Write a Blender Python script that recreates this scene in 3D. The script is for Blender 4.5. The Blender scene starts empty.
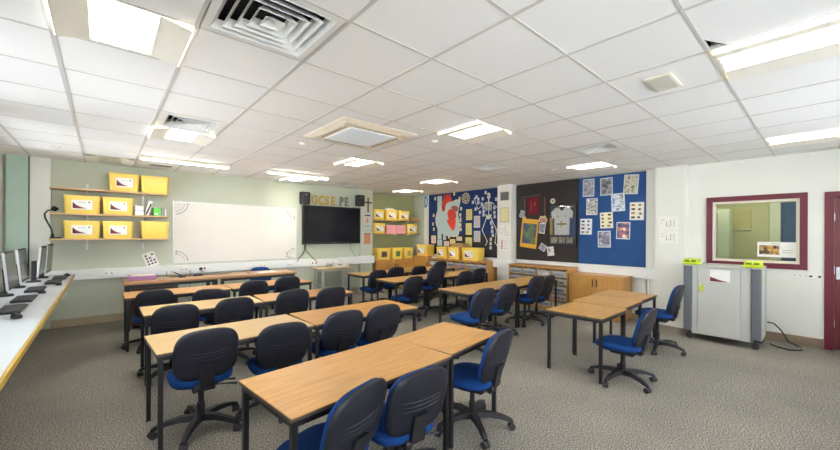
import bpy, bmesh, math, random
from mathutils import Vector, Matrix
C = bpy.context.scene.collection
R = math.radians
rnd = random.Random(7)
CE = 2.631            # ceiling height
GX, GY = -0.221, 0.4825   # ceiling grid origin

# ------------------------------------------------------------------ materials
MATS = {}
def nt(name):
    m = bpy.data.materials.new(name); m.use_nodes = True
    n = m.node_tree.nodes; l = m.node_tree.links
    return m, n, l, n['Principled BSDF']
def ramp(n, cols):
    r = n.new('ShaderNodeValToRGB')
    e = r.color_ramp.elements
    while len(e) < len(cols): e.new(.5)
    for i, (p, c) in enumerate(cols):
        e[i].position = p; e[i].color = (*c, 1)
    return r
def sg(r, g, b):
    f = lambda v: (v/255/12.92) if v/255 <= .04045 else ((v/255+.055)/1.055)**2.4
    return (f(r), f(g), f(b))
def mat(name, col, rough=.5, metal=0, var=.06, scale=30, bump=0, spec=.5, stretch=None):
    """plain coloured surface with a faint procedural mottling"""
    if name in MATS: return MATS[name]
    m, n, l, b = nt(name)
    tc = n.new('ShaderNodeTexCoord'); src = tc.outputs['Object']
    if stretch:
        mp = n.new('ShaderNodeMapping'); mp.inputs['Scale'].default_value = stretch
        l.new(src, mp.inputs[0]); src = mp.outputs[0]
    no = n.new('ShaderNodeTexNoise'); no.inputs['Scale'].default_value = scale; no.inputs['Detail'].default_value = 4
    l.new(src, no.inputs['Vector'])
    r = ramp(n, [(.3, tuple(c*(1-var) for c in col)), (.7, tuple(min(1, c*(1+var)) for c in col))])
    l.new(no.outputs['Fac'], r.inputs[0]); l.new(r.outputs[0], b.inputs['Base Color'])
    b.inputs['Roughness'].default_value = rough; b.inputs['Metallic'].default_value = metal
    b.inputs['Specular IOR Level'].default_value = spec
    if bump:
        bp = n.new('ShaderNodeBump'); bp.inputs['Strength'].default_value = bump; bp.inputs['Distance'].default_value = .002
        l.new(no.outputs['Fac'], bp.inputs['Height']); l.new(bp.outputs[0], b.inputs['Normal'])
    MATS[name] = m; return m
def wood(name, a, c, along='X', scale=7, rough=.35):
    if name in MATS: return MATS[name]
    m, n, l, b = nt(name)
    tc = n.new('ShaderNodeTexCoord'); mp = n.new('ShaderNodeMapping')
    s = {'X': (.5, 7, 7), 'Y': (7, .5, 7), 'Z': (7, 7, .5)}[along]
    mp.inputs['Scale'].default_value = s
    oi = n.new('ShaderNodeObjectInfo'); vm = n.new('ShaderNodeVectorMath'); vm.operation = 'ADD'
    sc = n.new('ShaderNodeVectorMath'); sc.operation = 'SCALE'; sc.inputs['Scale'].default_value = .37
    l.new(oi.outputs['Location'], sc.inputs[0])
    l.new(tc.outputs['Object'], vm.inputs[0]); l.new(sc.outputs[0], vm.inputs[1]); l.new(vm.outputs[0], mp.inputs[0])
    no = n.new('ShaderNodeTexNoise'); no.inputs['Scale'].default_value = scale; no.inputs['Detail'].default_value = 8; no.inputs['Roughness'].default_value = .65
    no.inputs['Distortion'].default_value = .6
    l.new(mp.outputs[0], no.inputs['Vector'])
    mid = tuple((x+y)/2 for x, y in zip(a, c))
    r = ramp(n, [(.3, c), (.47, mid), (.62, a)])
    l.new(no.outputs['Fac'], r.inputs[0]); l.new(r.outputs[0], b.inputs['Base Color'])
    b.inputs['Roughness'].default_value = rough
    MATS[name] = m; return m
def emit(name, col, strength, base=(.9, .9, .88)):
    if name in MATS: return MATS[name]
    m, n, l, b = nt(name)
    b.inputs['Base Color'].default_value = (*base, 1); b.inputs['Emission Color'].default_value = (*col, 1)
    b.inputs['Emission Strength'].default_value = strength
    MATS[name] = m; return m
def picture(name, cols, scale=6, seed=0, detail=5):
    """printed picture: irregular patches of the given colours"""
    if name in MATS: return MATS[name]
    m, n, l, b = nt(name)
    tc = n.new('ShaderNodeTexCoord'); mp = n.new('ShaderNodeMapping'); mp.inputs['Location'].default_value = (seed*3.1, seed*1.7, seed*2.3)
    no = n.new('ShaderNodeTexNoise'); no.inputs['Scale'].default_value = scale; no.inputs['Detail'].default_value = detail
    l.new(tc.outputs['Object'], mp.inputs[0]); l.new(mp.outputs[0], no.inputs['Vector'])
    k = len(cols); r = ramp(n, [(.32+.36*i/(k-1), c) for i, c in enumerate(cols)])
    l.new(no.outputs['Fac'], r.inputs[0]); l.new(r.outputs[0], b.inputs['Base Color']); b.inputs['Roughness'].default_value = .35
    MATS[name] = m; return m
def glassy(name, tint=(1, 1, 1), refl=.08):
    if name in MATS: return MATS[name]
    m = bpy.data.materials.new(name); m.use_nodes = True; n = m.node_tree.nodes; l = m.node_tree.links; n.clear()
    o = n.new('ShaderNodeOutputMaterial'); mx = n.new('ShaderNodeMixShader'); t = n.new('ShaderNodeBsdfTransparent'); g = n.new('ShaderNodeBsdfGlossy')
    t.inputs[0].default_value = (*tint, 1); g.inputs['Roughness'].default_value = .02
    fr = n.new('ShaderNodeFresnel'); fr.inputs['IOR'].default_value = 1.45
    l.new(fr.outputs[0], mx.inputs[0]); l.new(t.outputs[0], mx.inputs[1]); l.new(g.outputs[0], mx.inputs[2]); l.new(mx.outputs[0], o.inputs[0])
    MATS[name] = m; return m
def carpet():
    m, n, l, b = nt('carpet')
    tc = n.new('ShaderNodeTexCoord')
    a = n.new('ShaderNodeTexNoise'); a.inputs['Scale'].default_value = 105; a.inputs['Detail'].default_value = 3
    c = n.new('ShaderNodeTexNoise'); c.inputs['Scale'].default_value = 1.4; c.inputs['Detail'].default_value = 3
    l.new(tc.outputs['Object'], a.inputs['Vector']); l.new(tc.outputs['Object'], c.inputs['Vector'])
    r = ramp(n, [(.36, sg(86, 82, 75)), (.5, sg(131, 126, 117)), (.64, sg(180, 174, 163))])
    r2 = ramp(n, [(.3, (.82, .82, .82)), (.7, (1, 1, 1))])
    mx = n.new('ShaderNodeMix'); mx.data_type = 'RGBA'; mx.blend_type = 'MULTIPLY'; mx.inputs['Factor'].default_value = 1
    l.new(a.outputs['Fac'], r.inputs[0]); l.new(c.outputs['Fac'], r2.inputs[0])
    l.new(r.outputs[0], mx.inputs['A']); l.new(r2.outputs[0], mx.inputs['B']); l.new(mx.outputs['Result'], b.inputs['Base Color'])
    b.inputs['Roughness'].default_value = .95; b.inputs['Specular IOR Level'].default_value = .1
    bp = n.new('ShaderNodeBump'); bp.inputs['Strength'].default_value = .5; bp.inputs['Distance'].default_value = .004
    l.new(a.outputs['Fac'], bp.inputs['Height']); l.new(bp.outputs[0], b.inputs['Normal'])
    MATS['carpet'] = m; return m

M_wall = mat('sage_paint', sg(193, 199, 180), .7, var=.015, scale=3)
M_olive = mat('olive_paint', sg(158, 162, 118), .7, var=.02, scale=3)
M_white = mat('white_paint', sg(232, 232, 224), .6, var=.012, scale=3)
M_tile = mat('ceiling_tile', sg(243, 243, 242), .9, var=.015, scale=140, bump=.25)
M_tbar = mat('ceiling_bar', sg(206, 204, 199), .6, var=.01)
M_void = mat('ceiling_void', sg(35, 35, 38), .9)
M_carpet = carpet()
M_skirt = mat('skirting_beige', sg(172, 156, 128), .5, var=.03)
M_trunk = mat('trunking_white', sg(232, 233, 230), .35, var=.01)
M_oak = wood('oak_top', sg(212, 162, 98), sg(186, 134, 76))
M_pale = wood('pale_beech_top', sg(208, 174, 122), sg(186, 150, 100))
M_amber = wood('amber_beech_top', sg(206, 152, 84), sg(178, 124, 60))
M_honey = wood('honey_beech_top', sg(200, 154, 82), sg(172, 126, 62))
M_cabZ = wood('cabinet_beech', sg(198, 148, 78), sg(170, 118, 56), 'Z')
M_cabY = wood('cabinet_beech_top', sg(204, 150, 82), sg(174, 118, 58), 'Y')
M_brown = wood('brown_bench_top', sg(196, 150, 104), sg(160, 112, 72))
M_shelf = wood('shelf_beech', sg(218, 182, 132), sg(190, 150, 100))
M_dkwood = wood('dark_pedestal', sg(84, 58, 44), sg(58, 40, 32), 'Z')
M_edge = mat('table_edge', sg(80, 68, 56), .5)
M_black = mat('black_steel', sg(20, 20, 23), .45, var=.1)
M_plast = mat('black_plastic', sg(24, 24, 29), .5, var=.12, scale=200, bump=.15)
M_shell = mat('chair_shell', sg(22, 23, 34), .5, var=.12, scale=160, bump=.3)
M_blue = mat('blue_fabric', sg(18, 58, 116), .9, var=.14, scale=220, bump=.3, spec=.2)
M_grey = mat('grey_plastic', sg(104, 106, 110), .5)
M_caster = mat('caster_rubber', sg(48, 47, 48), .6)
M_yellow = mat('yellow_plastic', sg(244, 212, 98), .35, var=.03, scale=8)
M_card = mat('white_card', sg(240, 238, 232), .6, var=.02)
M_ink = mat('dark_ink', sg(52, 44, 48), .7)
M_red = mat('label_red', sg(120, 34, 34), .6, var=.3, scale=60)
M_maroon = mat('maroon_paint', sg(104, 12, 38), .4, var=.04, scale=10)
M_doorw = wood('maroon_door', sg(118, 34, 44), sg(92, 24, 34), 'Z')
M_silver = mat('silver_metal', sg(190, 192, 196), .3, .8)
M_alu = mat('aluminium', sg(200, 202, 204), .35, .6)
M_boardw = mat('whiteboard_enamel', sg(226, 223, 214), .38, var=.02, scale=2.5)
M_screen = mat('screen_black', sg(14, 14, 20), .16, var=.1, scale=2)
M_mon = mat('monitor_screen', sg(92, 92, 84), .22, var=.05, scale=2)
M_boardblue = mat('board_blue_cloth', sg(28, 74, 130), .8, var=.07, scale=5, bump=.3)
M_boardnavy = mat('board_navy_paper', sg(26, 50, 104), .8, var=.05, scale=5)
M_boardblk = mat('board_black_paper', sg(52, 46, 43), .85, var=.08, scale=5)
M_machine = mat('trolley_grey', sg(194, 194, 189), .4, var=.015)
M_post = mat('trolley_post', sg(100, 104, 110), .5, var=.04)
M_lime = mat('lime_plastic', sg(190, 208, 40), .4, var=.04)
M_cream = mat('cream_metal', sg(226, 220, 200), .4, var=.01)
M_light = emit('lamp_diffuser', (1, .97, .91), 22)
M_strip = emit('lip_glow', (1, .96, .9), 1.2)  # glow put into the wing lips, standing in for their bright edges
M_bat = emit('batten_tube', (1, .96, .88), 17)
M_off = mat('unlit_diffuser', sg(214, 206, 186), .4, var=.04)
M_glass = glassy('clear_glass')
M_wglass = glassy('window_glass', (.9, .95, .88))
M_clear = mat('clear_tray', sg(178, 180, 172), .25, var=.12, scale=14)

# ------------------------------------------------------------------ mesh helpers
class MB:
    def __init__(s): s.bm = bmesh.new()
    def faces(s, vs, fs, mi=0):
        v = [s.bm.verts.new(p) for p in vs]; out = []
        for f in fs:
            try:
                fc = s.bm.faces.new([v[i] for i in f]); fc.material_index = mi; out.append(fc)
            except ValueError: pass
        return out
    def box(s, x0, y0, z0, x1, y1, z1, mi=0, M=None, bev=0):
        vs = [Vector(p) for p in ((x0,y0,z0),(x1,y0,z0),(x1,y1,z0),(x0,y1,z0),(x0,y0,z1),(x1,y0,z1),(x1,y1,z1),(x0,y1,z1))]
        if M: vs = [M @ v for v in vs]
        fs = s.faces(vs, [(0,3,2,1),(4,5,6,7),(0,1,5,4),(1,2,6,5),(2,3,7,6),(3,0,4,7)], mi)
        if bev:
            es = list({e for f in fs for e in f.edges})
            r = bmesh.ops.bevel(s.bm, geom=es, offset=bev, segments=2, affect='EDGES', profile=.5)
            for f in r['faces']: f.material_index = mi
        return s
    def cyl(s, p0, p1, r0, r1=None, n=16, mi=0, caps=True):
        r1 = r0 if r1 is None else r1
        p0, p1 = Vector(p0), Vector(p1); d = (p1-p0).normalized()
        a = d.orthogonal().normalized(); b = d.cross(a)
        vs = []
        for p, r in ((p0, r0), (p1, r1)):
            vs += [p + r*(math.cos(2*math.pi*i/n)*a + math.sin(2*math.pi*i/n)*b) for i in range(n)]
        fs = [(i, (i+1) % n, n+(i+1) % n, n+i) for i in range(n)]
        if caps: fs += [tuple(reversed(range(n))), tuple(range(n, 2*n))]
        s.faces(vs, fs, mi); return s
    def tube(s, pts, r, n=8, mi=0):
        """swept round section along a polyline; r may be one radius or a list"""
        pts = [Vector(p) for p in pts]; k = len(pts); rs = r if isinstance(r, (list, tuple)) else [r]*k
        vs = []; prev = None
        for i, p in enumerate(pts):
            d = (pts[min(i+1, k-1)]-pts[max(i-1, 0)]).normalized()
            a = d.orthogonal().normalized() if prev is None else (prev - prev.dot(d)*d).normalized()
            prev = a; b = d.cross(a)
            vs += [p + rs[i]*(math.cos(2*math.pi*j/n)*a + math.sin(2*math.pi*j/n)*b) for j in range(n)]
        fs = [(i*n+j, i*n+(j+1) % n, (i+1)*n+(j+1) % n, (i+1)*n+j) for i in range(k-1) for j in range(n)]
        fs += [tuple(reversed(range(n))), tuple(range((k-1)*n, k*n))]
        s.faces(vs, fs, mi); return s
    def prism(s, poly, d0, d1, ax, mi=0):
        """polygon (u,v) extruded along axis ax from d0 to d1; ax 'X': (u,v)=(y,z); 'Y': (x,z); 'Z': (x,y)"""
        f = {'X': lambda u, v, d: (d, u, v), 'Y': lambda u, v, d: (u, d, v), 'Z': lambda u, v, d: (u, v, d)}[ax]
        n = len(poly); vs = [f(u, v, d0) for u, v in poly]+[f(u, v, d1) for u, v in poly]
        s.faces(vs, [tuple(range(n)), tuple(reversed(range(n, 2*n)))]+[(i, n+i, n+(i+1) % n, (i+1) % n) for i in range(n)], mi); return s
    def loft(s, rings, mi=0, cap=True):
        n = len(rings[0]); vs = [p for r in rings for p in r]
        fs = [(k*n+i, k*n+(i+1) % n, (k+1)*n+(i+1) % n, (k+1)*n+i) for k in range(len(rings)-1) for i in range(n)]
        if cap: fs += [tuple(reversed(range(n))), tuple(range((len(rings)-1)*n, len(rings)*n))]
        s.faces(vs, fs, mi); return s
    def done(s, name, mats, parent=None, loc=None, smooth=False, rot=None):
        bmesh.ops.recalc_face_normals(s.bm, faces=s.bm.faces[:])
        me = bpy.data.meshes.new(name); s.bm.to_mesh(me); s.bm.free()
        for m in (mats if isinstance(mats, (list, tuple)) else [mats]): me.materials.append(m)
        if smooth:
            me.polygons.foreach_set('use_smooth', [True]*len(me.polygons))
            me.set_sharp_from_angle(angle=R(40))
        o = bpy.data.objects.new(name, me); C.objects.link(o)
        if parent: o.parent = parent
        if loc: o.location = loc
        if rot: o.rotation_euler = rot
        return o
def tag(o, label, cat, group=None, kind=None):
    o['label'] = label; o['category'] = cat
    if group: o['group'] = group
    if kind: o['kind'] = kind
    return o
def thing(name, label, cat, loc=(0, 0, 0), rz=0, group=None):
    o = bpy.data.objects.new(name, None); C.objects.link(o); o.empty_display_size = .1
    o.location = loc; o.rotation_euler = (0, 0, rz)
    return tag(o, label, cat, group)
def struct(o): o['kind'] = 'structure'; return o
def dup(root, loc=None, rz=None, label=None, group=None):
    def cp(o, par):
        c = o.copy(); C.objects.link(c); c.parent = par
        for ch in list(o.children): cp(ch, c)
        return c
    r = cp(root, None)
    if loc: r.location = loc
    if rz is not None: r.rotation_euler = (0, 0, rz)
    if label: r['label'] = label
    if group: r['group'] = group
    return r
def sup(w, h, n, k=32, cx=0, cy=0):
    out = []
    for i in range(k):
        t = 2*math.pi*i/k; c, s_ = math.cos(t), math.sin(t)
        out.append((cx+w/2*math.copysign(abs(c)**(2/n), c), cy+h/2*math.copysign(abs(s_)**(2/n), s_)))
    return out

# ------------------------------------------------------------------ room shell
XL, XR, YB = -1.10, 7.17, -1.75         # window wall, door wall, wall behind
XD, YW, YA = 7.10, 7.95, 8.33           # display wall, whiteboard wall, alcove wall
struct(MB().box(XL-.2, YB-.2, -.12, XR+2.6, YA+.2, 0).done('floor', M_carpet))
# ceiling: tiles cell by cell (open where a fitting is recessed) and T-bars
LIGHTS = [(0, 3), (1, 7), (5, 7), (5, 3), (10, 3), (9, 8), (10, 11), (5, 11), (5, -1), (10, -1), (0, 11)]
VENTS = [(1, 2), (1, 6), (8, 2), (8, 5), (7, 11)]
skip = set(LIGHTS) | set(VENTS)
cb = MB()
for i in range(-2, 13):
    for k in range(-4, 14):
        if (i, k) in skip: continue
        x0, y0 = max(GX+.6*i, XL), max(GY+.6*k, YB); x1, y1 = min(GX+.6*i+.6, XR+.1), min(GY+.6*k+.6, YA+.1)
        if x1-x0 < .02 or y1-y0 < .02: continue
        if (i, k) == (4, -1):   # tile whose corner is broken away
            cb.prism([(x0, y0), (x1, y0), (x1, y1-.10), (x1-.2, y1-.0), (x0, y1)], CE, CE+.015, 'Z'); continue
        cb.box(x0, y0, CE, x1, y1, CE+.015)
for i in range(-1, 13):
    x = GX+.6*i
    if XL < x < XR: cb.box(x-.0125, YB, CE-.003, x+.0125, YA+.05, CE+.02, 1)
for k in range(-3, 14):
    y = GY+.6*k
    if YB < y < YA: cb.box(XL, y-.009, CE-.002, XR+.05, y+.009, CE+.018, 1)
struct(cb.done('ceiling', [M_tile, M_tbar]))
struct(MB().box(XL-.2, YB-.2, CE+.32, XR+.4, YA+.3, CE+.42).done('blocking_slab', M_void))  # dark slab added above the tiles to block sky light
# window wall with three unseen openings, added to bring in daylight
wl = MB(); wins = [(-1.6, .35), (2.7, 4.8), (5.2, 7.2)]
ys = [YB-.1]+[v for w in wins for v in w]+[YA+.1]
for a, b_ in zip(ys[0::2], ys[1::2]): wl.box(XL-.14, a, 0, XL, b_, CE+.32)
for a, b_ in wins:
    wl.box(XL-.14, a, 0, XL, b_, .98); wl.box(XL-.14, a, 2.48, XL, b_, CE+.32)
struct(wl.done('wall_left', M_white))
for n_, (a, b_) in enumerate(wins):
    wf = MB()
    for y0, y1 in ((a, a+.06), (b_-.06, b_), ((a+b_)/2-.03, (a+b_)/2+.03)): wf.box(XL-.11, y0, .98, XL-.05, y1, 2.48)
    for z0, z1 in ((.98, 1.04), (2.42, 2.48), (1.95, 2.0)): wf.box(XL-.11, a, z0, XL-.05, b_, z1)
    f = struct(wf.done('window_%d' % (n_+1), M_trunk))
    MB().box(XL-.085, a+.05, 1.03, XL-.079, b_-.05, 2.43).done('pane', M_glass, f)
added_bwins = [(-.8, 2.0), (2.6, 6.3)]  # windows added behind the camera to bring in more daylight
wb_ = MB(); xs = [XL-.14]+[v for q_ in added_bwins for v in q_]+[XR+.1]
for a, b_ in zip(xs[0::2], xs[1::2]): wb_.box(a, YB-.12, 0, b_, YB, CE+.32)
for a, b_ in added_bwins: wb_.box(a, YB-.12, 0, b_, YB, .98); wb_.box(a, YB-.12, 2.48, b_, YB, CE+.32)
struct(wb_.done('wall_back', M_white))
for n_, (bx0, bx1) in enumerate(added_bwins):
    wf = MB()
    for x0, x1 in ((bx0, bx0+.06), (bx1-.06, bx1), ((bx0+bx1)/2-.03, (bx0+bx1)/2+.03)): wf.box(x0, YB-.10, .98, x1, YB-.04, 2.48)
    for z0, z1 in ((.98, 1.04), (2.42, 2.48)): wf.box(bx0, YB-.10, z0, bx1, YB-.04, z1)
    wf = struct(wf.done('window_%d' % (5+n_), M_trunk))
    MB().box(bx0+.05, YB-.073, 1.03, bx1-.05, YB-.067, 2.43).done('pane', M_glass, wf)
# whiteboard wall, its pier and the alcove
struct(MB().box(XL, YW, 0, 5.27, YW+.12, CE+.3).done('wall_front', M_wall))
struct(MB().box(4.91, YW-.10, 0, 5.28, YA, CE+.3).done('wall_front_pier', M_wall))
struct(MB().box(5.28, YA, 0, XD+.1, YA+.12, CE+.3).done('wall_alcove', M_olive))
struct(MB().box(-.83, YW-.07, .90, -.61, YW, CE+.2).done('wall_front_pilaster', M_white))
struct(MB().box(-1.06, YW-.10, .90, -.842, YW, CE+.2).box(-.842, YW-.09, .90, -.83, YW, CE+.2, 1).done('wall_front_boxing', [mat('green_panel', sg(176, 198, 184), .6, var=.02, scale=3), M_ink]))
# display wall, pillars, door wall with window and door openings
struct(MB().box(XD, 1.7, 0, XD+.12, YA+.1, CE+.3).done('wall_right', M_wall))
struct(MB().box(XD-.004, 1.91, 0, XD+.05, 2.075, CE+.2).box(XD-.004, 2.06, 0, XD+.05, 5.2, .93, 0).done('wall_right_white_band', M_white))
struct(MB().box(XD-.02, 7.64, 0, XD+.05, 7.84, CE+.2).done('wall_right_strip', M_white))
struct(MB().box(6.9, 4.70, 0, XD+.05, 5.08, CE+.2).done('wall_right_pillar', M_white))
struct(MB().box(6.99, 1.48, 0, XR+.1, 1.91, CE+.2).done('wall_right_pier', M_white))
wy0, wy1, wz0, wz1 = .16, 1.25, 1.03, 2.09
w = MB()
w.box(XR, wy1, 0, XR+.14, 1.7, CE+.3); w.box(XR, .01, 0, XR+.14, wy0, CE+.3)
w.box(XR, wy0, 0, XR+.14, wy1, wz0); w.box(XR, wy0, wz1, XR+.14, wy1, CE+.3)
w.box(XR, -1.0, 2.08, XR+.14, .01, CE+.3); w.box(XR, YB-.1, 0, XR+.14, -1.0, CE+.3)
struct(w.done('wall_door_side', M_white))
# interior window
f = MB()
def ring(b, X0, X1, y0, y1, z0, z1, t, mi=0):
    b.box(X0, y0, z0, X1, y0+t, z1, mi); b.box(X0, y1-t, z0, X1, y1, z1, mi)
    b.box(X0, y0+t, z0, X1, y1-t, z0+t, mi); b.box(X0, y0+t, z1-t, X1, y1-t, z1, mi)
ring(f, XR-.02, XR+.15, wy0, wy1, wz0, wz1, .075)
wf = struct(f.done('window_4', M_maroon))
f = MB(); ring(f, XR+.0, XR+.1, wy0+.075, wy1-.075, wz0+.075, wz1-.075, .035); f.done('inner_frame', M_cream, wf)
MB().box(XR+.06, wy0+.1, wz0+.1, XR+.066, wy1-.1, wz1-.1).done('pane', M_wglass, wf)
# room behind the interior window
bey = sg(196, 192, 152)
struct(MB().box(9.3, -1.6, 0, 9.4, 3.0, CE).box(XR+.15, 2.9, 0, 9.3, 3.0, CE).box(XR+.15, -1.7, 0, 9.3, -1.6, CE).done('wall_beyond', mat('cream_yellow_paint', bey, .7, var=.02, scale=3)))
struct(MB().box(XR+.14, -1.7, CE, 9.4, 3.0, CE+.05).done('ceiling_beyond', M_tile))
struct(MB().box(9.22, .28, 0, 9.3, .53, 2.1).done('door_2', mat('blue_door_paint', sg(40, 78, 122), .4)))
struct(MB().box(9.2, .54, 0, 9.3, .68, 2.2).done('trim_3', mat('pale_pipe_box', sg(214, 216, 196), .5)))
tag(MB().box(8.55, 1.16, .0, 8.95, 1.50, 1.98).box(8.53, 1.17, .05, 8.55, 1.325, 1.94, 1).box(8.53, 1.335, .05, 8.55, 1.49, 1.94, 1).done('tall_locker', [mat('pale_locker', sg(196, 204, 178), .5), mat('locker_door', sg(204, 210, 188), .5)]), 'pale green tall locker seen through the interior window', 'locker')
tag(MB().box(9.27, .94, 1.60, 9.3, 1.20, 1.63).box(9.26, .94, 1.63, 9.3, 1.20, 2.0, 1).done('wall_panel', [M_cream, mat('tan_panel', sg(190, 182, 128), .6)]), 'tan framed panel on the cream wall beyond the interior window', 'panel')
# exit door in its maroon frame
f = MB(); f.box(XR-.015, -.075, 0, XR+.12, .01, 2.08); f.box(XR-.015, -1.0, 0, XR+.12, -.925, 2.08); f.box(XR-.015, -.925, 2.0, XR+.12, -.075, 2.08)
d = struct(f.done('door_1', M_maroon))
MB().box(XR+.02, -.922, .01, XR+.065, -.078, 1.995).done('door_leaf', M_doorw, d)
h = MB().box(XR+.014, -.14, .93, XR+.02, -.095, 1.09).cyl((XR+.014, -.118, 1.05), (XR-.03, -.118, 1.05), .009).cyl((XR-.03, -.112, 1.05), (XR-.03, -.23, 1.05), .009).done('door_handle', M_silver, d, smooth=True)
for z in (.3, 1.0, 1.7): MB().box(XR+.005, -.083, z, XR+.02, -.074, z+.1).done('hinge', M_silver, d)
# skirting
struct(MB().box(-.61, YW-.018, 0, 4.93, YW, .125).box(4.91, YW-.118, 0, 5.28, YW-.1, .125).done('baseboard_front', M_skirt, bool(0) or None))
struct(MB().box(XR-.018, .012, 0, XR, 1.48, .125).box(XR-.018, YB, 0, XR, -1.0, .125).done('baseboard_right', mat('skirting_brown', sg(132, 114, 92), .5)))
struct(MB().box(XD-.018, 1.92, 0, XD, 4.70, .1).done('baseboard_display', M_skirt))
# dado trunking
t = MB()
for a, b_, y0, z0, z1 in ((-.83, 3.62, YW-.06, .735, .90), (3.62, 4.93, YW-.06, .725, .885)):
    t.box(a, y0, z0, b_, YW, z1, bev=.006)
    t.box(a, y0-.004, z0+.075, b_, y0, z0+.085, 0)
t.box(4.3, YW-.17, .735, 5.30, YW-.06, .925, bev=.006)
struct(t.done('trim_1', M_trunk))
t = MB(); t.box(XD-.055, 1.915, .735, XD, 4.69, .90, bev=.006); t.box(6.83, 4.62, .735, 6.9, 5.16, .92, bev=.006); t.box(XD-.055, 5.1, .745, XD, 7.64, .92, bev=.005)
t.box(XD-.03, 2.02, .0, XD-.005, 2.05, .735)
struct(t.done('trim_2', M_trunk))

# ------------------------------------------------------------------ ceiling fittings
def cell(i, k): return GX+.6*i+.3, GY+.6*k+.3
def fixture(label, lit=True):
    t = thing('ceiling_light', label, 'ceiling light', group='recessed ceiling lights')
    D = M_light if lit else M_off
    h = MB(); ring2 = [(-.288, -.288), (.288, -.288), (.288, .288), (-.288, .288)]
    h.box(-.29, -.29, .09, .29, .29, .1); h.box(-.29, -.29, 0, -.28, .29, .1); h.box(.28, -.29, 0, .29, .29, .1); h.box(-.29, -.29, 0, .29, -.28, .1); h.box(-.29, .28, 0, .29, .29, .1)
    h.done('housing', M_cream, t)
    MB().box(-.135, -.275, .05, .135, .275, .056).done('diffuser', D, t)
    g = MB()
    for j in range(7): x = -.135+.27*j/6; g.box(x-.002, -.278, -.002, x+.002, .278, .046)
    for j in range(13): y = -.275+.55*j/12; g.box(-.136, y-.002, .002, .136, y+.002, .044)
    g.done('louvre', M_cream if not lit else mat('bright_louvre', sg(236, 236, 232), .35, .3), t)
    for s in (-1, 1):
        w = MB(); w.prism([(s*.14, .0), (s*.285, -.03), (s*.285, -.026), (s*.14, .004)], -.278, .278, 'Y'); wg = w.done('wing', mat('wing_cream', sg(242, 238, 226), .45, var=.01), t)
        MB().box(s*.2855 if s > 0 else -.2895, -.278, -.027, .2895 if s > 0 else -.2855, .278, -.002).done('side_strip', M_strip if lit else M_cream, wg)
    return t
LN = ['recessed light with wide cream wings, beside the big square air diffuser',
      'recessed light touching the small square vent near the wall shelves',
      'recessed light between the air conditioning cassette and the large screen',
      'recessed light over the middle of the room, beyond the air conditioning cassette',
      'recessed light close to the blue poster board top',
      'recessed light over the middle aisle, between the heart display and the cassette',
      'recessed light in the alcove corner, above the shelved yellow tubs',
      'recessed light just past the short batten in front of the screen',
      'big bright recessed light next to the broken ceiling tile',
      'bright recessed light above the maroon framed interior window',
      'unlit beige recessed light over the wooden wall shelves']
base = {True: fixture(LN[0]), False: fixture(LN[10], False)}
for n_, (i, k) in enumerate(LIGHTS):
    lit = n_ != 10
    o = base[lit] if n_ in (0, 10) else dup(base[lit], label=LN[n_])
    x, y = cell(i, k); o.location = (x, y, CE)
def diffuser(i, k, half, label):
    x, y = cell(i, k)
    t = thing('ceiling_vent', label, 'air vent', (x, y, CE), group='square ceiling air vents')
    MB().box(-.29, -.29, .1, .29, .29, .11).done('duct', M_void, t)
    p = MB(); h = .292
    for a, b_, c, d_ in ((-h, -h, h, -half), (-h, half, h, h), (-h, -half, -half, half), (half, -half, h, half)): p.box(a, b_, -.003, c, d_, .004)
    p.done('face_plate', M_trunk, t)
    v = MB(); n = 5 if half > .2 else 4
    for j in range(n):
        r1 = half*(1-j/(n+.0)); r0 = r1-half/(n)*.62
        z1, z0 = -.005, .035
        if r0 < .02: r0 = .0
        q1 = [(-r1, -r1), (r1, -r1), (r1, r1), (-r1, r1)]; q0 = [(-r0, -r0), (r0, -r0), (r0, r0), (-r0, r0)]
        for e in range(4):
            a, b_ = q1[e], q1[(e+1) % 4]; c, d_ = q0[(e+1) % 4], q0[e]
            v.faces([(*a, z1), (*b_, z1), (*c, z0), (*d_, z0), (*a, z1+.003), (*b_, z1+.003), (*c, z0+.003), (*d_, z0+.003)], [(0, 1, 2, 3), (7, 6, 5, 4), (0, 4, 5, 1), (1, 5, 6, 2), (2, 6, 7, 3), (3, 7, 4, 0)])
    v.done('louvre_vane', M_trunk, t)
diffuser(1, 2, .25, 'large square air diffuser beside the winged light over the tables')
diffuser(1, 6, .22, 'small square air vent touching a recessed light')
diffuser(8, 2, .22, 'square air vent near the black poster board')
diffuser(8, 5, .22, 'square air vent above the skeleton display')
diffuser(7, 11, .2, 'tiny far air vent above the large screen')
# slot vent near the shelves
t = thing('slot_vent', 'narrow slot air vent in the ceiling over the wall shelves', 'air vent', (GX+.6*1.57, GY+.6*11.5, CE-.012))
MB().box(-.17, -.1, 0, .17, .1, .01).done('face_plate', M_cream, t)
v = MB()
for j in range(5): v.box(-.14, -.07+.032*j, -.004, .14, -.058+.032*j, 0)
v.done('louvre_vane', M_grey, t)
# batten lamps
for i0, k0, lab in ((1.02, 10.2, 'surface batten lamp in front of the whiteboard'), (4.0, 10.15, 'surface batten lamp in front of the large screen')):
    t = thing('ceiling_batten_lamp', lab, 'ceiling light', (GX+.6*i0, GY+.6*k0, CE), group='surface batten lamps')
    MB().box(0, -.035, -.05, 1.18, .035, -.007, bev=.005).done('casing', M_cream, t)
    MB().box(.02, -.03, -.062, 1.16, .03, -.051).done('tube_cover', M_bat, t)
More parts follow.
